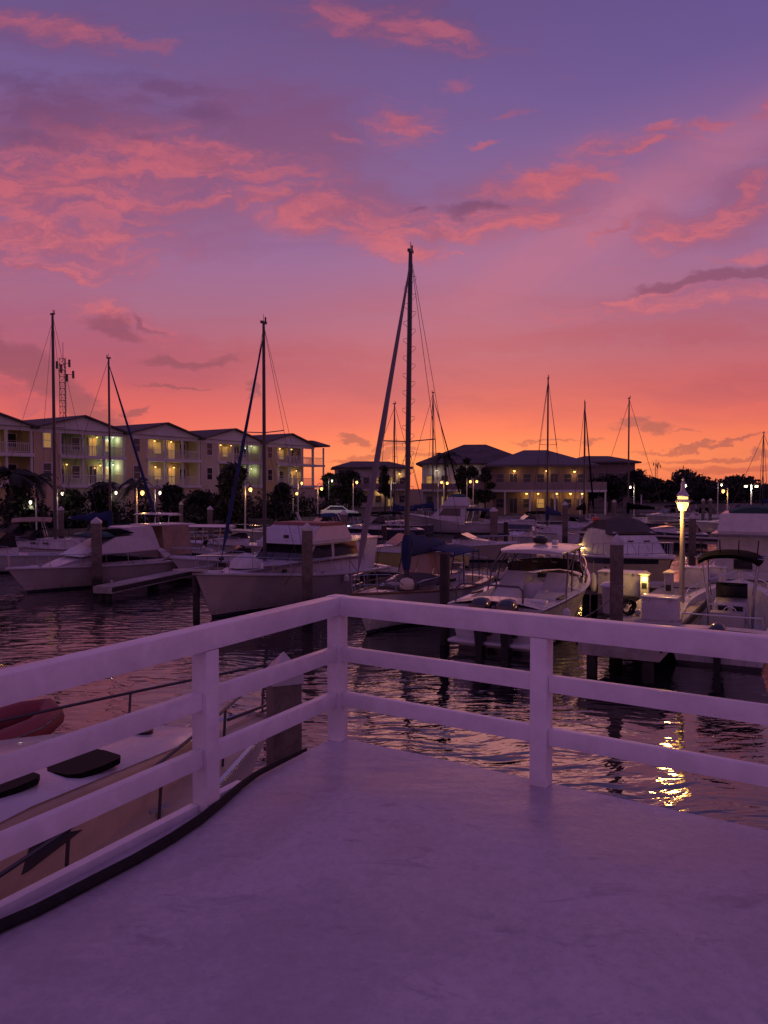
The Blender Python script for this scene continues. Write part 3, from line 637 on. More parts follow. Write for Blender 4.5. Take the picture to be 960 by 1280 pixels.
# ------------------------------------------------------------------ yard lamps
def yard_lamp(px, py, d, label, base=1.1, pw=60, cool=False, arm=.45, side=-1):
    p = PD(px, py, d); h = p.z - base
    t_ = thing('street_lamp', label, 'street lamp', (p.x + side * arm, p.y, base))
    MB().tube([(0, 0, -.1), (0, 0, h + .35)], [.075, .055], 8).build('pole', 'capm', t_)
    MB().tube([(0, 0, h + .3), (0, 0, h + .5), (-side * arm * .5, 0, h + .62), (-side * arm, 0, h + .48), (-side * arm, 0, h + .3)], .03, 6).build('bracket', 'black', t_)
    MB().lathe([(.04, .34), (.20, .2), (.22, .16)], (-side * arm, 0, h), 10).build('lantern_hood', 'black', t_)
    MB().lathe([(.01, -.15), (.07, -.12), (.105, -.05), (.11, .03), (.09, .1), (.05, .14)] if cool else [(.01, -.17), (.09, -.14), (.14, -.06), (.15, .04), (.11, .12), (.05, .16)], (-side * arm, 0, h), 12).build('lantern_glass', 'lampcool' if cool else 'lampglow', t_, smooth=60)
    light((-side * arm, 0, h - .32), pw * .6, (1, .85, .6) if cool else (1, .5, .14), .14, t_)
for a in [(178, 616, 60, 'street lamp with warm light and bright pole behind the cabin cruiser', .9, 110, False),
 (38, 628, 62, 'small cool lamp glowing among the shrubs at far left', 1.1, 30, True), (78, 617, 66, 'pale lamp between the first mast and the hedge', 1.1, 30, True),
 (200, 616, 68, 'pale garden lamp right of the warm lamp on the left shore', 1.1, 40, True), (145, 616, 70, 'dim pale lamp among shrubs right of the second mast', 1.1, 20, True),
 (313, 612, 66, 'hooked street lamp right of the big round bush', .9, 110, False), (377, 604, 96, 'far street lamp just right of the trawler mast', 1.1, 70, False),
 (402, 611, 88, 'street lamp on a thin pole just left of the pale parked car', 1.1, 90, False), (371, 617, 90, 'low warm lamp left of two taller lamps', 1.1, 40, False),
 (446, 603, 96, 'street lamp in front of the dark spreading tree', 1.1, 90, False), (493, 604, 98, 'street lamp between the forestay and the tall centre mast', 1.1, 80, True),
 (415, 601, 106, 'small cool lamp at the end of the apartment row', 1.1, 40, True), (552, 603, 100, 'left lamp of two small warm ones near the thin palm', 1.1, 40, False), (559, 604, 101, 'right lamp of two small warm ones near the thin palm', 1.1, 40, False),
 (588, 602, 98, 'left one of the lamp pair under the ragged tree', 1.1, 30, False), (596, 602, 99, 'right one of the lamp pair under the ragged tree', 1.1, 30, False),
 (788, 609, 92, 'cool street lamp in front of the dark trees behind the canvas covered boat', 1.1, 80, True), (857, 607, 84, 'warm lamp seen just above the dock lamp', .9, 60, True),
 (902, 606, 96, 'cool white lamp left of a warm one at the right shore', 1.1, 60, True), (904, 614, 78, 'warm yellow lamp on a thick pole at the right shore', .9, 90, False)]:
    yard_lamp(a[0], a[1], a[2], a[3], a[4], a[5], a[6], side=(1 if a[0] in (788, 904, 38) else -1))
p = PD(939, 608, 80)
dl = thing('street_lamp', 'double headed cool white lamp post above the big white boat', 'street lamp', (p.x, p.y, .9))
MB().tube([(0, 0, -.1), (0, 0, p.z - .9 + .2)], [.09, .07], 8).build('pole', 'capm', dl)
for s_ in (-1, 1):
    MB().bar((0, 0, p.z - .9 + .15), (s_ * .45, 0, p.z - .9 + .15), .05).build('bracket', 'black', dl)
    MB().box((s_ * .55, 0, p.z - .9 + .16), (.34, .3, .1), bev=.02).build('lamp_head', 'black', dl)
    MB().box((s_ * .55, 0, p.z - .9 + .0), (.26, .22, .2), bev=.03).build('lamp_glass', 'lampcool', dl)
light((0, -.3, p.z - .9 - .2), 90, (1, .86, .65), .2, dl)
# ================================================================== boats
class Hull:
    def __init__(s, L, B, fs, fb, draft=.45, rake=1.1, stern=.88, p=2.3, flare=.3, sheer_p=1.7, dip=0, reverse=0, knuckle=.35):
        s.L, s.B, s.fs, s.fb, s.dr, s.rk, s.st, s.p, s.fl, s.sp, s.dip, s.kn = L, B, fs, fb, draft, rake, stern, p, flare, sheer_p, dip, knuckle
    def hb(s, t):
        if t < .42: return s.B / 2 * (s.st + (1 - s.st) * math.sin(math.pi / 2 * t / .42))
        u = (t - .42) / .58; return s.B / 2 * max(0., 1 - u ** s.p) ** .92 + .03
    def zs(s, t): return s.fs + (s.fb - s.fs) * t ** s.sp - s.dip * math.sin(math.pi * t)
    def X(s, t, z): return -s.L / 2 + t * (s.L - s.rk) + s.rk * t ** 4 * max(0, (z + s.dr)) / (s.fb + s.dr)
    def ring(s, t):
        u = max(0., (t - .4) / .6); h, z = s.hb(t), s.zs(t)
        zc = .03 + s.kn * s.fb * u ** 2; bc = h * (.94 - s.fl * .5 - (.28 + s.fl * .6) * u ** 1.5); zk = -s.dr * (1 - u ** 3 * .8)
        pts = [(0, zk), (bc * .55, zk * .55 + zc * .2), (bc, zc), (bc + (h - bc) * .42, zc + (z - zc) * .45), (bc + (h - bc) * .78, zc + (z - zc) * .78), (h, z)]
        pp = [(s.X(t, zz), y, zz) for y, zz in pts]
        return [(x, -y, zz) for x, y, zz in pp[::-1]] + pp[1:]
    def build(s, m, par, n=22):
        ts = [i / n for i in range(n + 1)]; b = MB(); b.loft([s.ring(t) for t in ts], closed=False, cap=False)
        b.face(s.ring(0)); return b.build('hull', m, par)
    def side(s, t, f, out=0):      # point on the topsides, f from chine 0 to sheer 1
        r = s.ring(t)[5:]; k = 2 + f * 3; i = min(4, int(k)); a = Vector(r[i]).lerp(Vector(r[i + 1]), k - i); return a + Vector((0, out, 0))
    def deck(s, m, par, cp=None, g=.28, camber=.06, n=22, z=0, floor_m=None):
        ts = sorted({i / n for i in range(n + 1)} | ({cp[0], cp[1], cp[0] + 1e-3, cp[1] - 1e-3} if cp else set()))
        b = MB(); rings = []
        for t in ts:
            h, zz = max(.02, s.hb(t) - .015), s.zs(t) + z; x = s.X(t, zz); gi = max(.01, h - g); ins = cp and cp[0] < t < cp[1]
            if ins: hf = [(h, zz), (gi, zz), (gi - .03, cp[2]), (0, cp[2])]
            else: hf = [(h, zz), (gi, zz + camber * .3), (gi * .6, zz + camber * .8), (0, zz + camber)]
            rings.append([(x, -y, q) for y, q in hf] + [(x, y, q) for y, q in hf[::-1][1:]])
        b.loft(rings, closed=False, cap=False)
        return b.build('deck', m, par)
    def rub(s, m, par, r=.04, name='rub_rail', z=-.02):
        ts = [i / 26 for i in range(27)]
        pts = [(s.X(t, s.zs(t)), -s.hb(t) - r * .3, s.zs(t) + z) for t in ts] + [(s.X(t, s.zs(t)), s.hb(t) + r * .3, s.zs(t) + z) for t in ts[::-1]]
        return MB().tube(pts, r, 6).build(name, m, par)
    def rail(s, par, t0, t1=.985, h=.6, n=6, r=.014, ins=.1, mid=False, m='steel', close=True, name='bow_rail'):
        f = lambda t, hh: (s.X(t, s.zs(t)) + (.12 if t > .95 else 0), max(.05, s.hb(t) - ins), s.zs(t) + hh)
        ts = [t0 + (t1 - t0) * i / 18 for i in range(19)]; b = MB(); sd = []
        for k in ((h, h * .5) if mid else (h,)):
            P1 = [f(t, k * min(1, (t - t0) * 12 + .02)) for t in ts]; P2 = [(x, -y, z) for x, y, z in P1]
            if close: b.tube(P1 + P2[::-1], r, 5)
            else: b.tube(P1, r, 5); b.tube(P2, r, 5)
        for i in range(1, n + 1):
            t = t0 + (t1 - t0) * i / n; x, y, z = f(t, 0)
            for q in (-1, 1): b.tube([(x - .05, q * y, z), (x, q * y, z + h)], r * .9, 5)
        return b.build(name, m, par)
def outboard(par, x, y, z, sc=1., m='cowl', tilt=0):
    e = MB(); rings = []
    for zz, a, b_, dx in ((0, .20, .17, 0), (.10, .27, .20, .02), (.28, .30, .215, .03), (.44, .27, .20, .02), (.53, .17, .14, -.02), (.56, .06, .05, -.04)):
        rings.append([(x + sc * (-dx - .28 + a * math.copysign(abs(math.cos(q)) ** .7, math.cos(q))), y + sc * b_ * math.copysign(abs(math.sin(q)) ** .7, math.sin(q)), z + sc * zz) for q in [2 * math.pi * k / 14 for k in range(14)]])
    e.loft(rings); o = e.build('outboard_motor', m, par)
    l = MB(); l.loft([[(x + sc * (-.28 + a * c), y + sc * b_ * s_, z + sc * zz) for c, s_ in ((1, 1), (1, -1), (-1, -1), (-1, 1))] for zz, a, b_ in ((.0, .18, .10), (-.5, .13, .07), (-.95, .12, .05))])
    l.box((x + sc * -.06, y, z - .1 * sc), (.16 * sc, .26 * sc, .35 * sc)); l.build('motor_leg', 'black', o)
    return o
def cowl_stripe(o, x, y, z, sc): pass
def cleats(H, par, ts, ins=.14):
    for t in ts:
        for q in (-1, 1):
            b = MB(); x, y, z = H.X(t, H.zs(t)), q * (H.hb(t) - ins), H.zs(t)
            b.box((x, y, z + .04), (.06, .04, .08)); b.bar((x - .11, y, z + .08), (x + .11, y, z + .08), .03)
            b.build('cleat', 'steel', par, smooth=0)
def windows_side(par, prof, wf, name='side_window', m='glass'):
    for q in (-1, 1): MB().patch(prof, wf, q, .03, .010).build(name, m, par, smooth=0)
def across(par, a, b_, wf, inset=.08, name='windshield', m='glass', parts=3, off=.012):
    # glass panes across the sloping front from (x,z) a to b_
    ax, az, bx, bz = *a, *b_; d = Vector((bx - ax, 0, bz - az)).normalized(); nn = Vector((d.z, 0, -d.x)); nn = nn if nn.x > 0 else -nn
    for k in range(parts):
        y0a, y1a = [(-1 + 2 * (k + e) / parts) * (wf(ax, az) - inset) for e in (.02, .98)]; y0b, y1b = [(-1 + 2 * (k + e) / parts) * (wf(bx, bz) - inset) for e in (.02, .98)]
        P_ = [Vector((ax, y0a, az)), Vector((ax, y1a, az)), Vector((bx, y1b, bz)), Vector((bx, y0b, bz))]
        MB().loft([[p + nn * off for p in P_], [p - nn * .02 for p in P_]]).build(name, m, par, smooth=0)
def canopy(par, x0, x1, w, z, crown=.12, th=.05, m='blackc', name='bimini_top', droop=0, n=8, zx=0):
    rings = []
    for j in range(7):
        s_ = j / 6; x = x0 + (x1 - x0) * s_; e = 1 - .10 * (abs(s_ * 2 - 1) ** 3); zc = z + crown * .5 * (1 - (2 * s_ - 1) ** 2) + zx * s_
        top = [(x, w * e * (2 * k / n - 1), zc + crown * (1 - (2 * k / n - 1) ** 2) - droop * abs(2 * k / n - 1) ** 6) for k in range(n + 1)]
        rings.append(top + [(a, b_ * .995, c - th) for a, b_, c in top[::-1]])
    return MB().loft(rings).build(name, m, par, smooth=50)
def mastgear(par, x, z0, top, r=.075, m='alu', spreaders=((.62, .8),), bow=None, stern=None, furl=True, furl_m='whitec', chain=.42, steps=False, furl_r=.075, jib_top=.97, chain_x=None, wr=.008, lean=0.):
    tp = Vector((x + lean, 0, top)); bt = Vector((x, 0, z0)); at = lambda f: bt.lerp(tp, f)
    MB().tube([bt, at(.5), at(.92), tp], [r, r, r * .85, r * .7], 10).build('mast', m, par)
    MB().tube([at(.995), at(1.) + Vector((0, 0, .35))], .012, 4).build('masthead_aerial', 'wire', par)
    hd = MB(); hd.box(tp + Vector((0, 0, .03)), (.32, .09, .10)); hd.box(tp + Vector((-.12, 0, .16)), (.06, .04, .2)); hd.build('masthead', 'black', par)
    wires = MB(); chx = x - .25 if chain_x is None else chain_x
    for f, wd in spreaders:
        c = at(f); MB().tube([(c.x - .05, -wd, c.z + .06), tuple(c), (c.x - .05, wd, c.z + .06)], .022, 5).build('spreader', m, par)
        for q in (-1, 1):
            wires.tube([at(.99), (c.x - .05, q * wd, c.z + .06), (chx, q * chain, z0 - .05)], wr, 4); wires.tube([c - Vector((0, 0, .1)), (chx + .3, q * chain, z0 - .05)], wr, 4)
    if stern: wires.tube([at(.995), stern], wr, 4)
    wires.build('shrouds', 'wire', par)
    if bow:
        b0 = Vector(bow); t1 = at(jib_top)
        if furl:
            ps = [b0.lerp(t1, f) for f in (.0, .05, .12, .4, .75, .93, 1)]
            MB().tube(ps, [.02, .02, furl_r * 1.25, furl_r * 1.15, furl_r * .8, furl_r * .5, .015], 8).build('furled_jib', furl_m, par)
            MB().lathe([(.10, -.06), (.12, 0), (.10, .06)], tuple(b0.lerp(t1, .02)), 10).build('furling_drum', 'black', par)
        else: MB().tube([b0, t1], wr, 4).build('forestay', 'wire', par)
    if steps:
        n = 15
        for k in range(n):
            for q in (-1, 1):
                s_ = MB(); c = at(.14 + .80 * (k + .5 * (q > 0)) / n); y = q * r
                s_.tube([c + Vector((0, y * .9, .12)), c + Vector((0, y + q * .14, .10)), c + Vector((0, y + q * .15, .03)), c + Vector((0, y * .9, -.10))], .008, 4)
                s_.build('mast_step', 'alu', par)
def boom(par, x0, x1, z, m='navy', cover_h=.28, drop=0, front=True):
    MB().tube([(x0, 0, z), (x1, 0, z + .05)], .055, 8).build('boom', 'alu', par)
    rings = []
    for j in range(10):
        s_ = j / 9; x = x0 + .0 + (x1 - x0 + .1) * s_ * .97; hh = cover_h * (1.3 - .9 * s_ + .12 * math.sin(s_ * 19)); wd = .16 * (1.15 - .55 * s_)
        rings.append([(x, wd * math.cos(q) * (.6 if math.sin(q) > 0 else 1), z + .02 + hh * .55 + hh * .75 * math.sin(q) - (.10 if math.sin(q) < -.5 else 0)) for q in [2 * math.pi * k / 10 for k in range(10)]])
    if front: rings = [[(x0 + .14 * math.cos(q) * (1 if zz else 1), .14 * math.sin(q), z + zz) for q in [2 * math.pi * k / 10 for k in range(10)]] for zz in ()] + rings
    MB().loft(rings).build('sail_cover', m, par, smooth=60)
    if front:
        MB().lathe([(.12, -.60), (.17, -.3), (.19, .1), (.15, .45), (.10, .62)], (x0 + .1, 0, z), 10).build('mast_collar', m, par, smooth=60)
ang = lambda dx, dy: math.atan2(dy, dx)
HM = dict(white=hullmat('hull_white', (.50, .48, .48)), grey=hullmat('hull_grey', (.30, .27, .26)), cream=hullmat('hull_cream', (.50, .44, .30)), dark=hullmat('hull_dark', (.03, .03, .05)),
    teal=hullmat('hull_teal', (.08, .20, .22)), stripe=hullmat('hull_blue_stripe', (.50, .48, .48), stripe=(.85, .95, (.03, .05, .2))), rosy=hullmat('hull_offwhite', (.42, .36, .34), .35), yellow=hullmat('hull_yellow', (.55, .50, .20)))
# ---------------------------------------------------------------- A: white cabin cruiser, left
def sport_cruiser():
    p0 = PZ(8, 711, 1.15); p0.z = 0; L = 9.9; p1 = p0 + Vector((.616, .788, 0)) * L; c = (p0 + p1) / 2
    o = thing('cabin_cruiser', 'white flybridge cabin cruiser with long dark side windows moored at the left', 'boat', (c.x, c.y, 0), ang(p0.x - p1.x, p0.y - p1.y))
    H = Hull(L, 2.9, 1.0, 1.16, rake=1.3, p=2.0, flare=.35, dip=.03)
    H.build(HM['rosy'], o); H.deck('gel', o, cp=(.03, .24, .55), g=.25); H.rub('gel2', o, .045)
    a = L / 2
    wf = lambda x, z: (min(1.12, 1.12 * max(.06, (a - .6 - x) / (a * .75)) ** .6)) - .16 * max(0, z - 1.1)
    MB().prism([(-a * .48, 1.02), (a * .62, 1.08), (a * .45, 1.34), (a * .10, 1.62), (-a * .50, 1.68), (-a * .60, 1.30)], wf).build('cabin_trunk', 'gel', o, bevel=.02)
    wf2 = lambda x, z: 1.06 - .14 * (z - 1.5)
    MB().prism([(-a * .44, 1.6), (a * .40, 1.50), (a * .02, 2.34), (-a * .30, 2.40), (-a * .33, 2.40)], wf2).build('flybridge', 'gel', o, bevel=.03)
    windows_side(o, [(-a * .52, 1.16), (a * .26, 1.18), (a * .16, 1.54), (-a * .44, 1.60)], wf)
    MB().box((a * .12, 0, 2.0), (.02, .3, .02)).build('wiper', 'black', o)
    MB().prism([(-a * .66, 1.35), (-a * .32, 1.35), (-a * .30, 2.75), (-a * .33, 2.8), (-a * .60, 2.8)], lambda x, z: .28).build('helm_seat_back', 'gel', o, bevel=.03) if 0 else None
    # bridge coaming swept up aft
    MB().prism([(-a * .50, 1.5), (-a * .22, 1.5), (-a * .12, 2.72), (-a * .16, 2.8), (-a * .40, 2.8)], lambda x, z: 1.0 - .06 * (z - 1.5)).build('bridge_side', 'gel', o, bevel=.05)
    canopy(o, -a * .20, a * .03, 1.0, 2.5, .14, m='black' and 'blackc', name='bridge_cover')
    rings = []
    for j in range(8):
        s_ = j / 7; x = a * (-.02 + .30 * s_); h = .26 * math.sin(math.pi * (.12 + .8 * s_)) ** .6; rings.append([(x, .9 * math.cos(q), 2.36 + h * max(0, math.sin(q)) + .0 * q) for q in [2 * math.pi * k / 12 for k in range(12)]])
    MB().loft(rings).build('canvas_cover', 'teal', o, smooth=60)
    MB().box((-a * .66, 0, 2.82), (a * .52, 2.0, .06), bev=.02).build('hardtop', 'gel', o)
    for q in (-1, 1):
        MB().prism([(-a * .88, 1.25), (-a * .54, 1.25), (-a * .50, 2.78), (-a * .84, 2.78)], lambda x, z: .012).build('canvas_curtain', 'tanc', o).location.y = q * .98
    H.rail(o, .42, .985, .55, 5, .016)
    for q in (-1, 1): MB().tube([(-a * .1, q * 1.15, 1.45), (-a * .62, q * 1.2, 1.5), (-a * .62, q * 1.2, 1.1)], .014, 5).build('side_rail', 'steel', o)
    cleats(H, o, (.1, .5, .9))
    MB().box((a * .30, .25, 1.43), (.42, .42, .03), bev=.01, rot=Matrix.Rotation(-.12, 3, 'Y')).build('deck_hatch', 'glass', o)
    MB().tube([(-a * .55, .0, 2.8), (-a * .6, .0, 5.2)], .012, 5).build('aerial', 'wire', o)
sport_cruiser()
# ---------------------------------------------------------------- B: trawler with mast
def trawler():
    p0 = PZ(243, 716, 1.72); p0.z = 0; L = 11.; p1 = p0 + Vector((.5, .866, 0)) * L; c = (p0 + p1) / 2
    o = thing('trawler', 'big white trawler yacht with flybridge, dark windshield and high bow pointing left', 'boat', (c.x, c.y, 0), ang(p0.x - p1.x, p0.y - p1.y))
    H = Hull(L, 3.7, 1.10, 1.70, .6, rake=1.2, stern=.9, p=2.1, flare=.30, sheer_p=1.9, dip=.05); a = L / 2
    hm = H.build(HM['rosy'], o); H.deck('gel', o, cp=(.03, .13, .7), g=.22, camber=.10); H.rub('gel2', o, .05)
    tw = lambda x, z: (1.45 if x < a * .2 else 1.45 * max(.12, (a * .80 - x) / (a * .60)) ** .65) - .12 * (z - 1.2)
    MB().prism([(-a * .72, 1.05), (a * .72, 1.42), (a * .60, 1.62), (a * .20, 1.80), (-a * .72, 1.72)], tw).build('cabin_trunk', 'gel', o, bevel=.03)
    cw = lambda x, z: 1.34 - .10 * (z - 1.7) - max(0, x - a * .05) * .10
    hs = [(-a * .70, 1.7), (a * .14, 1.72), (-a * .0, 2.42), (-a * .62, 2.42)]
    MB().prism(hs, cw).build('deckhouse', 'gel', o, bevel=.02)
    across(o, (a * .135, 1.78), (a * .01, 2.38), cw, .06, parts=3)
    windows_side(o, [(-a * .22, 1.84), (a * .07, 1.84), (-a * .02, 2.36), (-a * .22, 2.36)], cw); windows_side(o, [(-a * .60, 1.84), (-a * .26, 1.84), (-a * .26, 2.36), (-a * .56, 2.36)], cw)
    MB().prism([(-a * .95, 2.42), (a * .08, 2.42), (a * .06, 2.52), (-a * .95, 2.50)], lambda x, z: 1.46).build('bridge_deck', 'gel', o, bevel=.03)
    fw = lambda x, z: 1.32 - .10 * (z - 2.5)
    MB().prism([(-a * .52, 2.5), (a * .06, 2.5), (-a * .03, 3.02), (-a * .10, 3.16), (-a * .44, 3.12)], fw).build('flybridge', 'gel', o, bevel=.04)
    MB().prism([(-a * .42, 3.12), (-a * .09, 3.13), (-a * .11, 3.26), (-a * .38, 3.26)], lambda x, z: fw(x, z) + .01).build('venturi_screen', mat('faded_red', (.22, .07, .06), .6), o, bevel=.02)
    MB().box((a * .035, .0, 2.72), (.04, .25, .12), bev=.01).build('search_light', 'black', o)
    MB().prism([(-a * .82, 1.12), (-a * .66, 1.12), (-a * .66, 2.42), (-a * .88, 2.42)], lambda x, z: 1.40).build('aft_wing', 'gel', o, bevel=.03)
    for q in (-1, 1):
        for xx in (.12, .34): MB().box((a * xx, q * (tw(a * xx, 1.45) + .005), 1.52), (.32, .05, .14), bev=.02).build('porthole', 'glass', o)
        MB().tube([(a * .50, q * (tw(a * .5, 1.6) * .97 + .03), 1.72), (-a * .6, q * (tw(0, 1.6) + .02), 1.66)], .03, 6).build('grab_rail', 'teak', o)
    H.rail(o, .30, .985, .62, 10, .015)
    MB().loft([[(a * .93, -.28, 1.74), (a * 1.16, -.16, 1.86), (a * 1.16, .16, 1.86), (a * .93, .28, 1.74)], [(a * .93, -.28, 1.82), (a * 1.16, -.16, 1.93), (a * 1.16, .16, 1.93), (a * .93, .28, 1.82)]]).build('bow_pulpit', 'gel2', o)
    MB().tube([(a * 1.12, 0, 1.85), (a * .85, .0, 1.9), (a * .80, 0, 1.94)], .03, 6).build('anchor', 'steel', o)
    # folded tender cover on the foredeck
    MB().lathe([(.62, 0), (.58, .22), (.30, .46), (.02, .55)], (a * .50, 0, 1.68), 12).build('deck_cover', 'whitec', o, smooth=60)
    x = a * .22; wm = Matrix.Rotation(o.rotation_euler.z, 3, 'Z'); iw = wm.transposed()
    def off(px):   # where the sight line of the mast crosses the deck
        for y in [k * .02 - 1.4 for k in range(141)]:
            q = wm @ Vector((x, y, 0)) + o.location
            if abs(q.x / q.y - (px - 480) / F) < .0006: return y
        return 0
    y = off(331); q = wm @ Vector((x, y, 0)) + o.location; top = PD(332, 404, q.y).z
    n0 = set(o.children); mastgear(o, x, 1.6, top, .075, 'darkmast', ((.55, .95),), bow=(x + 2.6, 0.0, 1.9), furl_m='navy', stern=(-a * .35, 0, 3.2), chain=1.3, chain_x=x - .9, furl_r=.06, jib_top=.955, wr=.010)
    for ch in set(o.children) - n0: ch.location.y = y
    print('trawler mast y', y)
    cleats(H, o, (.1, .55, .93))
    for t in (.18, .27):
        q = H.side(t, .55, .16); MB().lathe([(.02, -.3), (.14, -.2), (.15, .2), (.02, .3)], tuple(q), 10).build('fender', 'black', o)
    q = H.side(.42, .7, .12); MB().lathe([(.02, -.2), (.13, -.1), (.13, .1), (.02, .2)], tuple(q), 10).build('fender', 'whitec', o)
trawler()
# ---------------------------------------------------------------- C: sailboat centre
def sloop():
    p0 = PZ(441, 748, 1.25); p1 = Vector((4.05, 33.6, 0)); p0 = Vector((p0.x, p0.y, 0)); d = p1 - p0; L = 9.6; p1 = p0 + d.normalized() * L; c = (p0 + p1) / 2
    o = thing('sailboat', 'sailboat with blue sail cover, blue dodger, stepped mast and furled headsail in the centre', 'sailboat', (c.x, c.y, 0), ang(p0.x - p1.x, p0.y - p1.y))
    H = Hull(L, 3.1, 1.05, 1.35, .5, rake=1.2, stern=.72, p=1.9, flare=.12, dip=.10); a = L / 2
    H.build(HM['white'], o); H.deck('cream', o, cp=(.05, .30, .55), g=.38); H.rub('teak', o, .04, 'toe_rail', .03)
    tw = lambda x, z: (1.0 if x < a * .05 else 1.0 * max(.15, (a * .68 - x) / (a * .63)) ** .6) - .18 * (z - 1.1)
    MB().prism([(-a * .42, .95), (a * .60, 1.1), (a * .46, 1.36), (a * .1, 1.50), (-a * .42, 1.56)], tw).build('cabin_trunk', 'gel', o, bevel=.03)
    for q in (-1, 1):
        for xx in (.30, .08, -.16): MB().box((a * xx, q * (tw(a * xx, 1.3) + .0), 1.3), (.5, .05, .13), bev=.02).build('porthole', 'glass', o)
    MB().prism([(a * .30, 1.4), (a * .46, 1.38), (a * .42, 1.44), (a * .30, 1.47)], lambda x, z: .26).build('fore_hatch', 'glass', o)
    # dark tarpaulin over the fore part of the trunk
    rings = []
    for j in range(7):
        s_ = j / 6; x = a * (.02 + .5 * s_); hh = .30 * (1 - s_ * .6) + .04 * math.sin(j * 2.1); rings.append([(x, (tw(x, 1.4) + .10) * math.cos(q), 1.32 - .06 * s_ + hh * math.sin(q)) for q in [math.pi * k / 10 for k in range(11)]])
    MB().loft(rings, closed=True).build('tarpaulin', 'brownc', o, smooth=60)
    # dodger, clear panels with an orange reflection in their base colour, bimini behind
    z0, z1 = 1.55, 2.32
    canopy(o, -a * .66, -a * .12, 1.12, z1, .13, .05, 'navy', 'dodger_top', droop=.10)
    across(o, (-a * .06, z0), (-a * .15, z1), lambda x, z: 1.08, .03, 'dodger_window', mat('dodger_vinyl_reflection', (.32, .20, .12), .25), 3)
    for q in (-1, 1):
        f = MB()
        for x0, x1 in ((-.07, -.14), (-.32, -.32), (-.50, -.52), (-.64, -.64)): f.tube([(a * x0, q * 1.08, 1.1 if x0 < -.2 else z0), (a * x1, q * 1.06, z1)], .022, 5)
        f.build('dodger_frame', 'navy', o)
    MB().prism([(-a * .62, 1.0), (-a * .54, 1.0), (-a * .54, 1.75), (-a * .62, 1.75)], lambda x, z: .5).build('helm_pod', 'gel2', o)
    wh = MB(); wh.tube([(-a * .67, .38 * math.cos(q), 1.45 + .38 * math.sin(q)) for q in [2 * math.pi * k / 18 for k in range(18)]], .018, 5, close=True)
    for k in range(5): wh.tube([(-a * .67, 0, 1.45), (-a * .67, .38 * math.cos(k * 1.257), 1.45 + .38 * math.sin(k * 1.257))], .01, 4)
    wh.build('steering_wheel', 'steel', o)
    H.rail(o, .80, .99, .62, 3, .016, mid=True); H.rail(o, .12, .80, .60, 5, .009, close=False, mid=True, m='wire', name='lifelines')
    wm = Matrix.Rotation(o.rotation_euler.z, 3, 'Z')
    x = min([k * .01 - 2 for k in range(500)], key=lambda v: abs((wm @ Vector((v, 0, 0)) + o.location).x / (wm @ Vector((v, 0, 0)) + o.location).y - (508 - 480) / F))
    top = PD(515, 312, (wm @ Vector((x, 0, 0)) + o.location).y).z
    mastgear(o, x, 1.5, top, .095, 'darkmast', ((.42, 1.02),), bow=(a * .97, 0, 1.55), furl_m=mat('faded_sail', (.17, .14, .15), .8), stern=(-a * .92, 0, 1.1), chain=1.35, steps=True, furl_r=.085, jib_top=.965, wr=.010, lean=-.3)
    boom(o, x - .1, x - 3.4, 2.42, 'navy', .42)
    MB().lathe([(.02, -.05), (.22, -.02), (.26, .14), (.20, .3), (.02, .36)], (a * .52, .72, 1.35), 12).build('round_float', 'cream', o, smooth=60)
    for q in (-1, 1): MB().lathe([(.04, 0), (.09, .02), (.09, .16), (.05, .2)], (-a * .36, q * .85, 1.5), 10).build('winch', 'steel', o)
    r_ = MB(); r_.tube([(-a * .85 , -1.0 + 2.0 * k / 10, 1.85 + .1 * math.sin(math.pi * k / 10)) for k in range(11)], .02, 5)
    for y in (-1, 0, 1): r_.tube([(-a * .88, y, 1.0), (-a * .85, y, 1.88)], .018, 5)
    r_.build('stern_rail', 'steel', o)
    cleats(H, o, (.08, .9), .1)
sloop()
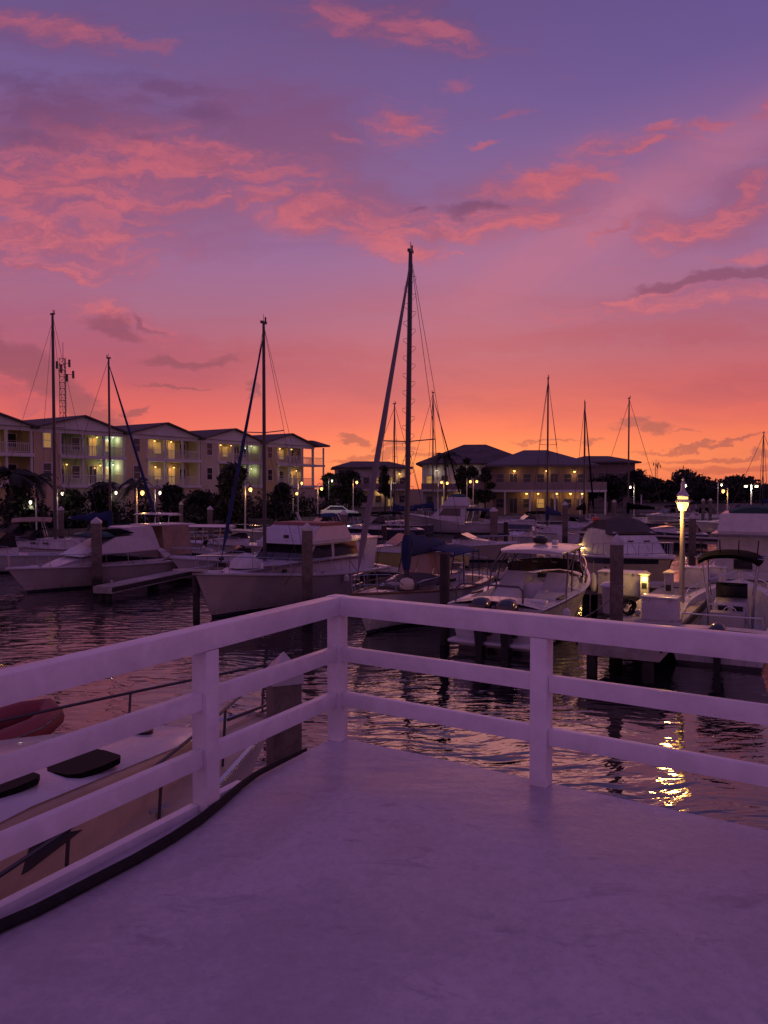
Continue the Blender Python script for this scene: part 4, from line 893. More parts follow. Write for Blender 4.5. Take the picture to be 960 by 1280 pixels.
# ---------------------------------------------------------------- D: express boat with twin outboards
def express():
    hd = R(61); fwd = Vector((math.cos(hd), math.sin(hd), 0)); L = 9.3
    st = Vector((3.15, 22.4, 0)); c = st + fwd * L / 2
    o = thing('motorboat', 'white express motorboat with hardtop and two black outboards, stern towards the deck', 'boat', (c.x, c.y, 0), hd)
    H = Hull(L, 3.05, 1.30, 1.78, rake=1.5, p=2.2, flare=.35, stern=.93); a = L / 2
    H.build(HM['white'], o); H.deck('gel', o, cp=(.12, .46, .74), g=.24, camber=.16); H.rub('steel', o, .035)
    # splash well and transom moulding
    b = MB(); b.box((-a + .38, 0, .80), (.72, 2.3, .34), bev=.08); b.box((-a + .92, -.45, .80), (.42, 1.7, .62), bev=.10); b.build('transom_bench', 'gel', o)
    MB().box((-a - .22, 0, .30), (.5, 2.5, .10), bev=.04).build('swim_platform', 'gel', o)
    for y in (.22, -.56): outboard(o, -a - .06, y, .86, 1.35)
    # arch rail over the transom bench
    MB().tube([(-a + .2, 1.28, 1.0), (-a + .25, 1.26, 1.42), (-a + .35, 1.15, 1.52), (-a + .35, -.62, 1.52), (-a + .25, -.78, 1.42), (-a + .2, -.8, .9)], .03, 7).build('transom_rail', 'darksteel', o)
    # seats: aft facing lounge backs, a gap leads to the helm
    for y, w_ in ((.80, 1.0), (-.72, 1.16)):
        s_ = MB(); s_.prism([(-.95 * a * .42, .4), (.02, .4), (-.10, 1.22), (-.30, 1.50), (-.44, 1.40), (-1.35, .95), (-1.65, .85)], lambda x, z: w_ / 2 - .08 * max(0, z - .8))
        q = s_.build('lounge_seat', 'gel', o, bevel=.05); q.location.y = y
    MB().box((.45, 0, .9), (.5, 2.3, 1.0), bev=.06).build('helm_console', 'gel', o)
    MB().box((-.45, -.72, 1.02), (.06, .9, .10), bev=.02).build('seat_slot', 'black', o)
    MB().box((.2, .05, 1.0), (.1, .42, .9)).build('companion_door', 'black', o)
    # windshield wrapping round
    ws = MB(); pts0 = [(.3, 1.36, 1.22), (1.1, 1.20, 1.34), (1.75, .7, 1.42), (1.95, 0, 1.46), (1.75, -.7, 1.42), (1.1, -1.20, 1.34), (.3, -1.36, 1.22)]
    pts1 = [(.0, 1.26, 1.75), (.7, 1.10, 1.82), (1.2, .62, 1.86), (1.35, 0, 1.88), (1.2, -.62, 1.86), (.7, -1.10, 1.82), (.0, -1.26, 1.75)]
    mgl = mat('clear_glass', (.10, .07, .08), .08)
    ws.loft([pts0, pts1], closed=False, cap=False); ws.build('windshield', mgl, o)
    f = MB(); f.tube(pts1, .022, 5); f.tube(pts0, .018, 5)
    for p_, q_ in zip(pts0, pts1): f.tube([p_, q_], .016, 5)
    f.build('windshield_frame', 'black', o)
    # hardtop with tube legs
    rings = []
    for j, (x, w_, zz) in enumerate(((-1.35, 1.02, 2.42), (-1.1, 1.12, 2.46), (.2, 1.16, 2.52), (1.1, 1.08, 2.50), (1.35, .95, 2.46))):
        rings.append([(x, w_ * k, zz + .07 * (1 - k * k)) for k in (-1, -.6, 0, .6, 1)] + [(x, w_ * k * .985, zz - .06) for k in (1, .6, 0, -.6, -1)])
    MB().loft(rings).build('hardtop', 'gel', o)
    lg = MB()
    for q in (-1, 1):
        lg.tube([(-1.9, q * 1.30, 1.0), (-1.5, q * 1.26, 1.9), (-1.05, q * 1.12, 2.42)], .026, 6); lg.tube([(-1.2, q * 1.30, 1.0), (-.9, q * 1.22, 1.9), (-.2, q * 1.14, 2.44)], .026, 6)
        lg.tube([(.35, q * 1.3, 1.3), (.15, q * 1.2, 1.9), (.8, q * 1.0, 2.44)], .024, 6); lg.tube([(-1.5, q * 1.26, 1.9), (-.2, q * 1.14, 2.44)], .018, 5)
    for x in (-1.0, -.3, .4, 1.0): lg.tube([(x, -1.12, 2.38), (x, 1.12, 2.38)], .018, 5)
    for y in (-.5, .15, .7): lg.tube([(-1.05, y, 2.38), (-.75, y, 2.05), (-.2, y, 2.0)], .016, 5)
    lg.build('hardtop_frame', 'darksteel', o)
    MB().box((-.1, 0, 2.375), (2.3, 1.9, .03)).build('hardtop_underside', 'black', o)  # black sheet just below the hardtop
    for q in (-1, 1): MB().prism([(-1.2, 1.0), (-.2, 1.0), (-.5, 1.42), (-.72, 1.62), (-.95, 1.40)], lambda x, z: .42 - .12 * max(0, z - 1.2)).build('seat_back', 'gel2', o, bevel=.04).location.y = q * .72
    MB().lathe([(.20, 0), (.26, .06), (.26, .18), (.14, .26), (.01, .28)], (.1, .15, 2.60), 14).build('radar_dome', 'black', o, smooth=50)
    MB().box((-.1, -.42, 2.66), (.16, .2, .16), bev=.03).build('horn_light', 'gel', o)
    H.rail(o, .52, .985, .45, 7, .018, ins=.12); cleats(H, o, (.1, .5, .9))
    for s_ in (-1, 1): MB().box((-a * .55, s_ * (H.hb(.2) - .12), 1.40 - .34), (.9, .1, .06), bev=.02).build('coaming_bolster', 'black', o)
    for ch in o.children:
        if ch.name.split('.')[0] not in ('hull', 'deck', 'rub_rail', 'bow_rail', 'cleats', 'swim_platform', 'outboard_motor'): ch.location.z += .34 if 'hardtop' not in ch.name and 'radar' not in ch.name and 'horn' not in ch.name else .22
for_ = express()
# ---------------------------------------------------------------- E: cruiser under brown canvas, bow to the dock
def canvas_boat():
    hd = R(-83); fwd = Vector((math.cos(hd), math.sin(hd), 0)); L = 9.2; bow = Vector((12.25, 33.2, 0)); c = bow - fwd * L / 2
    o = thing('cabin_cruiser', 'cream cabin cruiser with dark canvas cover over its bridge, bow towards the lit dock', 'boat', (c.x, c.y, 0), hd)
    H = Hull(L, 3.3, 1.25, 1.75, rake=1.3, p=2.6, flare=.35, stern=.9); a = L / 2
    H.build(HM['cream'], o); H.deck('gel', o, g=.3, camber=.12); H.rub('gel', o, .07)
    for q in (-1, 1):   # dark band below the sheer
        P_ = [H.side(t, f, 0) for t, f in [(.30 + .66 * i / 12, .62) for i in range(13)] + [(.96 - .66 * i / 12, .90) for i in range(13)]]
        up = [Vector((p.x, q * (p.y + .012), p.z)) for p in P_]; b = MB()
        for i in range(12): b.face([up[i], up[i + 1], up[24 - i], up[25 - i]])
        b.build('hull_window', 'glass', o)
    tw = lambda x, z: 1.36 - .22 * (z - 1.5) - .10 * max(0, x)
    MB().prism([(-a * .6, 1.3), (a * .42, 1.55), (a * .16, 2.62), (-a * .5, 2.72)], tw).build('cabin', 'gel', o, bevel=.06)
    rings = []
    for x, w_, z_ in ((a * .20, 1.24, 2.58), (a * .14, 1.2, 2.66), (-a * .02, .95, 3.12), (-a * .10, .80, 3.26), (-a * .34, .86, 3.22), (-a * .58, 1.2, 2.60)):
        rings.append([(x, -w_ * 1.08, 2.52), (x, -w_, z_ - .10), (x, -w_ * .35, z_ + .06), (x, w_ * .35, z_ + .06), (x, w_, z_ - .10), (x, w_ * 1.08, 2.52)])
    MB().loft(rings).build('canvas_cover', 'brownc', o, smooth=30)
    across(o, (a * .40, 1.68), (a * .20, 2.45), tw, .12, 'windshield_cover', 'whitec', 3, .02)
    for y in (.45, -.35): MB().box((a * .27, y, 2.2), (.06, .3, .10), bev=.02, rz=0).build('vent', 'black', o)
    H.rail(o, .48, .985, .62, 9, .016); cleats(H, o, (.1, .9))
    MB().lathe([(.01, .30), (.16, .24), (.2, .1), (.12, 0)], (-a * .5, -.6, 2.95), 10).build('fender_ball', 'orange', o)
canvas_boat()
# ---------------------------------------------------------------- F: centre console at right
def centre_console(label, L, B, loc, hd, hullm='white', top='blackc', detail=True, name='centre_console_boat', fs=.95, fb=1.45, motors=1, hard=False, mcol='cowl', topz=2.55, topc=None):
    o = thing(name, label, 'boat', (loc[0], loc[1], 0), hd)
    H = Hull(L, B, fs, fb, rake=1.1, p=2.8, flare=.35, stern=.92); a = L / 2
    H.build(HM[hullm], o); H.deck('gel', o, cp=(.07, .86, .35), g=.26, camber=.05); H.rub('gel2', o, .04)
    MB().prism([(-.45, .35), (.75, .35), (.62, 1.1), (.2, 1.30), (-.38, 1.22), (-.45, .9)], lambda x, z: .52 - .05 * z).build('console', 'gel', o, bevel=.04)
    MB().prism([(.18, 1.28), (.26, 1.26), (.02, 1.78), (-.02, 1.78)], lambda x, z: .45).build('console_screen', 'glass', o)
    if detail:
        for y in (-.22, .2): MB().box((-.46, y, 1.06), (.05, .28, .18), bev=.02).build('instrument_screen', 'black', o)
        wh = MB(); wh.tube([(-.58 + .05 * math.sin(q), .19 * math.cos(q), .92 + .19 * math.sin(q)) for q in [2 * math.pi * k / 16 for k in range(16)]], .016, 5, close=True); wh.tube([(-.44, 0, .92), (-.58, 0, .92)], .02, 5)
        for k in range(3): wh.tube([(-.58, 0, .92), (-.58, .19 * math.cos(k * 2.1), .92 + .19 * math.sin(k * 2.1))], .01, 4)
        wh.build('steering_wheel', 'steel', o)
    s_ = MB(); s_.box((-1.35, 0, .72), (.5, .95, .7), bev=.05); s_.build('leaning_post', 'gel2', o); MB().tube([(-1.6, -.5, .8), (-1.62, -.5, 1.3), (-1.62, .5, 1.3), (-1.6, .5, .8)], .02, 6).build('seat_back_rail', 'steel', o)
    if hard:
        b = MB(); rings = []
        for x, w_, zz in ((-1.5, .95, 0), (-1.3, 1.08, .05), (.8, 1.08, .07), (1.3, .7, .04)): rings.append([(x, -w_, topz + zz - .05), (x, -w_ * .5, topz + zz + .03), (x, w_ * .5, topz + zz + .03), (x, w_, topz + zz - .05), (x, w_ * .9, topz + zz - .09), (x, -w_ * .9, topz + zz - .09)])
        b.loft(rings).build('hardtop', top, o)
    else: canopy(o, -1.45, .75, .90, topz, .13, .10, top, 'canvas_top', droop=.08)
    lg = MB()
    for q in (-1, 1):
        for x in (-.55, .45): lg.tube([(x, q * .60, .35), (x, q * .62, 1.3), (x - .05, q * .80, topz)], .026, 6)
        lg.tube([(-.55, q * .62, 1.5), (.45, q * .72, topz - .1)], .02, 5)
    for x in (-1.1, -.4, .3): lg.tube([(x, -.95, topz), (x, .95, topz)], .02, 5)
    lg.build('top_frame', 'steel', o)
    b = MB(); b.box((-a + .62, 0, .62), (.45, B * .70, .55), bev=.05); b.build('transom_box', 'gel', o)
    for k in range(motors): outboard(o, -a + .02, (k - (motors - 1) / 2) * .72, .62, 1.05, mcol)
    if detail:
        MB().tube([(-a + .9, B * .36, .95), (-a + .85, B * .34, 1.24), (-a + .85, -B * .34, 1.24), (-a + .9, -B * .36, .95)], .022, 6).build('stern_rail', 'steel', o)
        rh = MB()
        for k in range(5):
            for q in (-1, 1): t = .12 + k * .13; rh.lathe([(.035, 0), (.035, .012)], (H.X(t, 1), q * (H.hb(t) - .13), H.zs(t) + .004), 8)
        rh.build('rod_holders', 'black', o)
        MB().lathe([(.16, .0), (.2, .4), (.21, .42)], (-a + 1.15, .85, .35), 12).build('bucket', 'gel2', o)
        for k in range(4): MB().tube([(-1.0 , -.75 + k * .5, topz + .1), (-1.35, -.8 + k * .52, topz + .55)], .02, 5).build('rod_tube', 'black', o)
    H.rail(o, .55, .985, .28, 5, .016, ins=.1)
    cleats(H, o, (.1, .9)); return o
hd = R(62); fw = Vector((math.cos(hd), math.sin(hd))); L = 8.4; c = Vector((8.75, 20.4)) + fw * L / 2
centre_console('white centre console fishing boat with black canvas top at the right edge', L, 2.9, c, hd, topz=2.62)
# ---------------------------------------------------------------- G: convertible at the far right
def convertible(label, c, hd, L=13, B=4.3, sc=1., hullm='white', name='sportfishing_boat', tz=0, enclosed=True):
    o = thing(name, label, 'boat', (c[0], c[1], 0), hd); o.scale = (sc,) * 3
    H = Hull(L, B, 1.1, 2.1, .7, rake=1.8, p=2.3, flare=.45, stern=.9, sheer_p=2.2); a = L / 2
    H.build(HM[hullm], o); H.deck('gel', o, cp=(.03, .27, .6), g=.28, camber=.12); H.rub('gel2', o, .05)
    cw = lambda x, z: 1.75 - .12 * (z - 1.3) - .10 * max(0, x)
    MB().prism([(-a * .40, .9), (a * .42, 1.7), (a * .12, 2.95), (-a * .42, 2.95)], cw).build('deckhouse', 'gel', o, bevel=.03)
    MB().prism([(-a * .62, 2.95), (a * .16, 2.95), (a * .14, 3.06), (-a * .64, 3.03)], lambda x, z: 1.82).build('bridge_overhang', 'gel', o, bevel=.03)
    MB().prism([(-a * .50, 3.04), (a * .12, 3.04), (-a * .02, 3.92), (-a * .10, 4.0), (-a * .46, 3.92)], lambda x, z: 1.62 - .16 * (z - 3)).build('flybridge', 'gel', o, bevel=.05)
    windows_side(o, [(-a * .30, 1.9), (a * .20, 2.0), (a * .08, 2.75), (-a * .30, 2.75)], cw)
    across(o, (a * .36, 1.95), (a * .15, 2.82), cw, .1)
    MB().box((-a * .405, .5, 1.9), (.06, .8, 1.7)).build('cockpit_door', 'glass', o)
    canopy(o, -a * .40, -a * .05, 1.2, 3.95, .25, .3, 'teal', 'bridge_cover')
    MB().box((-a * .12, -1.58, 3.6), (.34, .08, .2), bev=.03).build('side_light', 'black', o)
    H.rail(o, .5, .985, .65, 8, .018); cleats(H, o, (.06, .9))
    return o
convertible('large cream-lit convertible yacht with flybridge partly outside the frame at right', (16.9, 35.4), R(62), 12, 4.2, .92, tz=0)
# ---------------------------------------------------------------- H: the near bow beside the deck
def near_boat():
    nO = nL; al = -uL
    tip = C0 + nO * 3.52 + al * 4.1; hd = ang(al.x, al.y); L = 12.0; c = tip - al * L / 2
    o = thing('motor_yacht', 'white motor yacht bow with two black deck hatches, close below the left railing', 'boat', (c.x, c.y, 0), hd); a = L / 2
    H = Hull(L, 3.92, 1.5, 1.8, rake=1.7, p=2.0, flare=.42, stern=.92)
    H.build(hullmat('hull_cream_gloss', (.55, .44, .34), .12), o); H.deck('creamd', o, g=.5, camber=.05, cp=(.04, .30, .9)); H.rub('steel', o, .04)
    tw = lambda x, z: max(.02, 1.22 * max(0, min(1, (a * .78 - x) / (a * .62))) ** .6) - .14 * (z - 1.8)
    prof = [(-a * .4, 1.55), (a * .76, 1.80)]; top = [(a * .76 - (a * .76 + a * .4) * k / 12, 1.86 + .46 * (k / 12) ** .45 if k < 12 else 2.32) for k in range(1, 13)]
    # trunk as a loft so that its end is rounded
    rings = []
    for k in range(19):
        x = -a * .4 + (a * .775 + a * .4) * k / 18; h = tw(x, 1.8); f = max(0, (a * .78 - x) / (a * 1.18)); zt = 1.84 + .50 * min(1, f * 2.2) ** .6
        rings.append([(x, -h, 1.6), (x, -h * .99, zt - .07), (x, -h * .93, zt - .01), (x, -h * .5, zt + .03), (x, 0, zt + .045), (x, h * .5, zt + .03), (x, h * .93, zt - .01), (x, h * .99, zt - .07), (x, h, 1.6)])
    tr = MB().loft(rings, closed=False, cap=True).build('cabin_trunk', 'creamd', o, smooth=50)
    MB().loft([[(r[1][0], r[1][1] * .97, r[1][2] + .055)] + [(p[0], p[1] * .985, p[2] + .012) for p in r[2:7]] + [(r[7][0], r[7][1] * .97, r[7][2] + .055)] for r in rings[:-1]], closed=False, cap=False).build('trunk_top', 'gel', o, smooth=50)
    zt = lambda x: 1.84 + .50 * min(1, max(0, (a * .78 - x) / (a * 1.18)) * 2.2) ** .6 + .045
    iw = Matrix.Rotation(-hd, 3, 'Z')
    for hpx, hpy in ((97, 967), (-12, 1007)):
        q_ = iw @ (PZ(hpx, hpy, 2.2) - o.location); x, y = q_.x, q_.y
        MB().slab([(x + px_ * .31 * (1 if abs(py_) < .5 else .93), y + py_ * .31 * (1 if abs(px_) < .5 else .93)) for px_, py_ in ((1, 0), (1, .75), (.75, 1), (0, 1), (-.75, 1), (-1, .75), (-1, 0), (-1, -.75), (-.75, -1), (0, -1), (.75, -1), (1, -.75))], zt(x) - .03, zt(x) + .024).build('deck_hatch', 'blackm', o, bevel=.008)
    MB().slab(ellipse(a * .60, -.05, .12, .12), zt(a * .6) - .02, zt(a * .6) + .04).build('deck_vent', 'black', o)
    for q in (-1, 1):
        pw = [(-a * .30, 1.78), (a * .24, 1.88), (a * .34, 1.93), (a * .26, 2.08), (-a * .30, 2.14)]
        MB().patch(pw, lambda x, z: tw(x, 1.8) * .995, q, .05, .012).build('side_window', 'glass', o, smooth=0)
    H.rail(o, .30, .985, .60, 7, .017, ins=.08, m='darksteel')
    rp = []
    for k in range(90): r_ = .10 + .16 * (k / 90); rp.append((a * .70 + r_ * 1.7 * math.cos(k * .42), .62 + r_ * .9 * math.sin(k * .42), 1.82 + .02 * random.random() + .015 * (k % 7)))
    q_ = iw @ (PZ(180, 926, 1.84) - o.location); rp = [(p[0] - a * .70 + q_.x, p[1] - .62 + q_.y, p[2]) for p in rp]
    ro = MB().tube(rp, .016, 5).build('rope_coil', 'rope', o)
    MB().slab([(a * .93, -.16), (a * 1.05, -.12), (a * 1.05, .12), (a * .93, .16)], 1.80, 1.86).build('anchor_roller', 'steel', o)
    an = MB(); an.tube([(a * .84, 0, 1.9), (a * 1.06, 0, 1.89), (a * 1.09, 0, 1.75)], .022, 6); an.bar((a * 1.10, -.2, 1.68), (a * 1.10, .2, 1.68), .05, .1); an.build('anchor', 'wire', o)
    cleats(H, o, (.80, .92), .22)
near_boat()
# red inflatable on the far side of the near boat
rf = thing('inflatable_dinghy', 'red inflatable dinghy floating beyond the near white bow at the left edge', 'dinghy', tuple(PD(-22, 700, 13.6).to_2d()) + (0,), R(70))
MB().tube([(-1.4, -.55, .32), (.6, -.55, .34), (1.2, -.35, .40), (1.45, 0, .44), (1.2, .35, .40), (.6, .55, .34), (-1.4, .55, .32)], [.22, .24, .23, .22, .23, .24, .22], 12).build('tube', mat('red_pvc', (.22, .035, .04), .6), rf, smooth=60)
MB().slab([(-1.2, -.5), (1.0, -.4), (1.2, 0), (1.0, .4), (-1.2, .5)], .12, .18).build('floor_board', 'gel2', rf)
MB().box((-.3, 0, .42), (.25, 1.0, .05), bev=.01).build('thwart', 'gel2', rf)
MB().tube([(-.9, -.78, .42), (.5, -.80, .45), (1.2, -.6, .52)], .015, 5).build('grab_line', 'rope', rf)
# ---------------------------------------------------------------- background boats
def express_small(label, px, py, d, hd, L=7.5, B=2.6, hullm='white', canopy_m=None, arch=False, name='motorboat', zc=1.9, cab=True, motors=0, rail=True):
    p = PD(px, py, d); o = thing(name, label, 'boat', (p.x, p.y, 0), R(hd)); a = L / 2
    H = Hull(L, B, .85, 1.2, rake=1.2, p=2.2, flare=.35); H.build(HM[hullm], o); H.deck('gel', o, cp=(.06, .42, .4), g=.22, camber=.12); H.rub('gel2', o, .04)
    tw = lambda x, z: (B * .38 if x < 0 else B * .38 * max(.15, (a * .8 - x) / (a * .8)) ** .6) - .15 * (z - 1)
    if cab:
        MB().prism([(-a * .16, .8), (a * .72, 1.08), (a * .55, 1.28), (a * .20, 1.42), (-a * .16, 1.45)], tw).build('cabin_trunk', 'gel', o, bevel=.03)
        across(o, (a * .22, 1.42), (0, zc), lambda x, z: B * .36, .02); windows_side(o, [(-a * .14, 1.42), (a * .16, 1.42), (0, zc - .03), (-a * .1, zc - .03)], lambda x, z: B * .36)
    if canopy_m: canopy(o, -a * .55, a * .02, B * .38, zc + .18, .12, .05, canopy_m, 'canvas_top', droop=.1); MB().tube([(-a * .5, -B * .38, .9), (-a * .4, -B * .36, zc + .15), (-a * .4, B * .36, zc + .15), (-a * .5, B * .38, .9)], .02, 5).build('top_frame', 'steel', o)
    if arch: MB().bar((-a * .34, -B * .42, 1), (-a * .30, -B * .38, zc + .35), .2, .07); b = MB(); b.tube([(-a * .50, -B * .43, .9), (-a * .30, -B * .38, zc + .3), (-a * .30, B * .38, zc + .3), (-a * .50, B * .43, .9)], .06, 6); b.build('radar_arch', 'gel', o)
    for k in range(motors): outboard(o, -a + .02, (k - (motors - 1) / 2) * .7, .5, 1.)
    if rail: H.rail(o, .5, .985, .5, 6, .015)
    return o
def small_sail(label, px, py, d, hd, L, pxm, pymt, hullm='white', cover='navy', furl=True, furl_m='whitec', bm_=True, aft=True, mm='darkmast', r=.075, spreaders=((.6, .8),), fm=.2, dm=None, furl_r=.08):
    p = PD(px, py, d); o = thing('sailboat', label, 'sailboat', (p.x, p.y, 0), R(hd)); a = L / 2
    H = Hull(L, L * .31, .95, 1.2, .5, rake=1.2, stern=.7, p=1.9, flare=.1, dip=.08); H.build(HM[hullm], o); H.deck('gel', o, cp=(.05, .28, .5), g=.35); H.rub('teak', o, .035, 'toe_rail', .02)
    tw = lambda x, z: (L * .1 if x < 0 else L * .1 * max(.2, (a * .62 - x) / (a * .62)) ** .6) - .15 * (z - 1)
    MB().prism([(-a * .42, .9), (a * .55, 1.05), (a * .40, 1.35), (-a * .42, 1.5)], tw).build('cabin_trunk', 'gel', o, bevel=.03)
    for q in (-1, 1):
        for xx in (.22, 0, -.2): MB().box((a * xx, q * tw(a * xx, 1.3), 1.25), (.4, .05, .12)).build('porthole', 'glass', o)
    x = (Matrix.Rotation(-R(hd), 4, 'Z') @ (PD(pxm, py, (dm or d)) - o.location)).x
    x = max(-a * .3, min(a * .45, x)); wp = Matrix.Rotation(R(hd), 3, 'Z') @ Vector((x, 0, 0)) + o.location
    # keep the mast on its bearing: slide the boat along x so the mast stands at pxm
    dx = PD(pxm, py, wp.y).x - wp.x; o.location.x += dx
    top = PD(pxm, pymt, wp.y).z
    mastgear(o, x, 1.4, top, r, mm, spreaders, bow=(a * .96, 0, 1.35), furl=furl, furl_m=furl_m, stern=(-a * .95, 0, 1.), chain=L * .13, furl_r=furl_r, wr=max(.008, d * .00028))
    if bm_: boom(o, x - .1, max(-a * .7, x - L * .36), 2.5, cover, .32)
    H.rail(o, .80, .99, .6, 3, .016, mid=True); H.rail(o, .1, .8, .55, 5, .010, close=False, m='wire', name='lifelines'); return o
small_sail('sailboat at far left whose tall leaning mast carries instruments at its top', 50, 655, 50, 160, 10, 69, 393, spreaders=((.5, .9),), r=.10, furl=False, bm_=False)
small_sail('sailboat with blue boom cover and dark furled jib, second mast from the left', 130, 655, 56, -10, 9, 138, 448, furl_m='navy', spreaders=(), r=.085, furl_r=.09)
small_sail('sailboat with slim short mast seen left of the tall centre mast', 488, 655, 78, 200, 8.5, 493, 505, 'dark', cover='navy', furl=False, spreaders=((.55, .6),))
small_sail('far ketch hull below the mast with low crosstrees, right of the tall centre mast', 540, 650, 90, 20, 9, 541, 491, furl=True, spreaders=((.42, 1.2),), furl_m='blackc', r=.085)
small_sail('sailboat with blue sail cover lying before the tan building, under the tallest right mast', 690, 660, 68, 100, 9, 684, 473, cover='navy', furl=False, spreaders=((.55, .8),), r=.08)
small_sail('sailboat with dark furled jib close to its mast near the right end of the gallery', 726, 655, 84, 60, 9, 730, 503, 'white', cover='blackc', furl=True, furl_m='blackc', spreaders=(), r=.10)
small_sail('sailboat whose thin mast rises against the small grey clouds at right', 785, 650, 86, 140, 9, 785, 498, 'dark', cover='blackc', furl=False, spreaders=(), r=.09)
small_sail('distant sailboat with thin mast at the far right edge', 950, 640, 120, 130, 10, 953, 541, 'white', cover='navy', furl=False, spreaders=((.5, .9),))
small_sail('little sailboat without mast lying behind the blue dodger', 582, 690, 50, -160, 7, 600, 560, 'white', bm_=False, furl=False, r=.05, spreaders=()) if 0 else None
express_small('small white cruiser lying stern-on behind the blue sail cover', 580, 690, 51, -20, 7.0, 2.5, 'rosy', zc=1.75)
convertible('white sportfishing boat with open bridge in the second row left of the far piling', PD(560, 660, 82)[:2], R(172), 9.5, 3.4, .95)
express_small('yellowish small cruiser pointing left behind the blue sail cover', 505, 690, 46, 200, 7.5, 2.7, 'yellow', zc=2.0)
express_small('dark hulled yacht in the second row left of the white sportfishing boat', 468, 665, 72, 205, 9, 3, 'dark', 'blackc', zc=2.2)
express_small('white motorboat with windshield frame behind the hardtop of the twin outboard boat', 650, 675, 60, 250, 6.5, 2.4, 'white', arch=True, zc=1.9)
express_small('lavender white runabout moored left of the canvas covered cruiser', 722, 655, 76, 15, 7.5, 2.6, 'white', zc=1.9)
express_small('low white motorboat with blue canvas moored before the left end of the tan building', 610, 660, 84, 10, 9, 2.8, 'white', 'navy', zc=2.2)
express_small('motorboat with dark cover left of the sailboat under the tallest right mast', 660, 655, 80, 185, 8, 2.8, 'rosy', 'blackc', zc=2.0)
express_small('white runabout nearest the left frame edge behind the cruiser bow', 5, 690, 44, 215, 7.5, 2.6, 'white', zc=2.2, canopy_m=None)
express_small('motorboat with tan canvas top at the far left', 18, 680, 52, 200, 8.5, 2.8, 'rosy', 'tanc', zc=2.4)
express_small('white motorboat seen between the far left boats and the first mast', 40, 678, 50, 190, 7, 2.6, 'white', zc=2.0)
pp = PD(195, 660, 54); centre_console('centre console boat with white hard top and lamp mast behind the cruiser stern', 8, 2.7, pp[:2], R(170), 'white', 'gel', False, hard=True, topz=2.9)
pp = PD(258, 675, 44); centre_console('teal hulled centre console boat with white oval hard top left of the trawler', 6.5, 2.5, pp[:2], R(178), 'teal', 'gel', False, hard=True, topz=2.55)
express_small('white cuddy boat half hidden behind the trawler bow', 300, 690, 40.5, 200, 7, 2.5, 'white', zc=1.7)
express_small('low white motorboat behind the trawler foredeck near the hedge', 300, 678, 52, 190, 8, 2.6, 'rosy', zc=1.7)
express_small('motorboat with blue canvas top behind the trawler flybridge', 400, 660, 64, 200, 8, 2.7, 'white', 'navy', zc=2.3, arch=True)
express_small('white cruiser with radar arch above the trawler flybridge', 352, 655, 66, 190, 8.5, 2.8, 'white', arch=True, zc=2.3)
express_small('small runabout beside the far dark pier at centre left', 425, 655, 74, 170, 7, 2.5, 'rosy', 'blackc', zc=2.0)
express_small('distant white motorboat right of the dock lamp', 885, 645, 100, 20, 9, 2.8, 'white', zc=2.2)
express_small('distant white motorboat near the mangroves behind the dock lamp', 835, 645, 104, 190, 8, 2.8, 'white', 'blackc', zc=2.1)
express_small('far white cruiser below the double headed lamp post', 925, 645, 82, 180, 9.5, 3, 'white', 'navy', zc=2.6)
express_small('dark little boat in the channel behind the dock lamp', 835, 672, 66, 175, 6, 2.2, 'dark', zc=1.5, rail=False)
centre_console('far centre console with canvas top beyond the pier near the mangroves', 6.5, 2.4, PD(870, 640, 112)[:2], R(10), 'rosy', 'blackc', False, topz=2.6)
# ---------------------------------------------------------------- parked car near the far left apartments
cp_ = PD(424, 621, 92)
cr = thing('parked_car', 'pale car parked near the lamps at the end of the apartment row', 'car', (cp_.x, cp_.y, 1.1), R(8))
mc = mat('car_paint', (.65, .68, .66), .25, coat=.5)
body = [(-2.2, .35), (2.15, .35), (2.2, .75), (1.95, .92), (1.0, 1.02), (.35, 1.50), (-1.1, 1.55), (-1.75, 1.05), (-2.2, .98)]
MB().prism(body, lambda x, z: .88 - .16 * max(0, z - .9)).build('body', mc, cr, bevel=.05)
for q in (-1, 1): MB().patch([(-1.55, 1.06), (.80, 1.06), (.32, 1.42), (-1.05, 1.46)], lambda x, z: .88 - .16 * max(0, z - .9), q).build('side_window', 'glass', cr, smooth=0)
across(cr, (.93, 1.07), (.42, 1.44), lambda x, z: .80, .06, parts=1)
for x in (-1.4, 1.35):
    for q in (-1, 1):
        wl = MB().loft([[(x + .33 * math.cos(k * .524), q * y, .33 + .33 * math.sin(k * .524)) for k in range(12)] for y in (.68, .90)]).build('wheel', 'rubber', cr)
for q in (-1, 1): MB().box((2.17, q * .62, .72), (.08, .3, .14), bev=.02).build('headlight', 'gel', cr)
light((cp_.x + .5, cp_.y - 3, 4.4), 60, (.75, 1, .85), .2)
# ---------------------------------------------------------------- dock furniture
DKZ = 1.0
def at(px, py, z=DKZ): p = PZ(px, py, z); return p
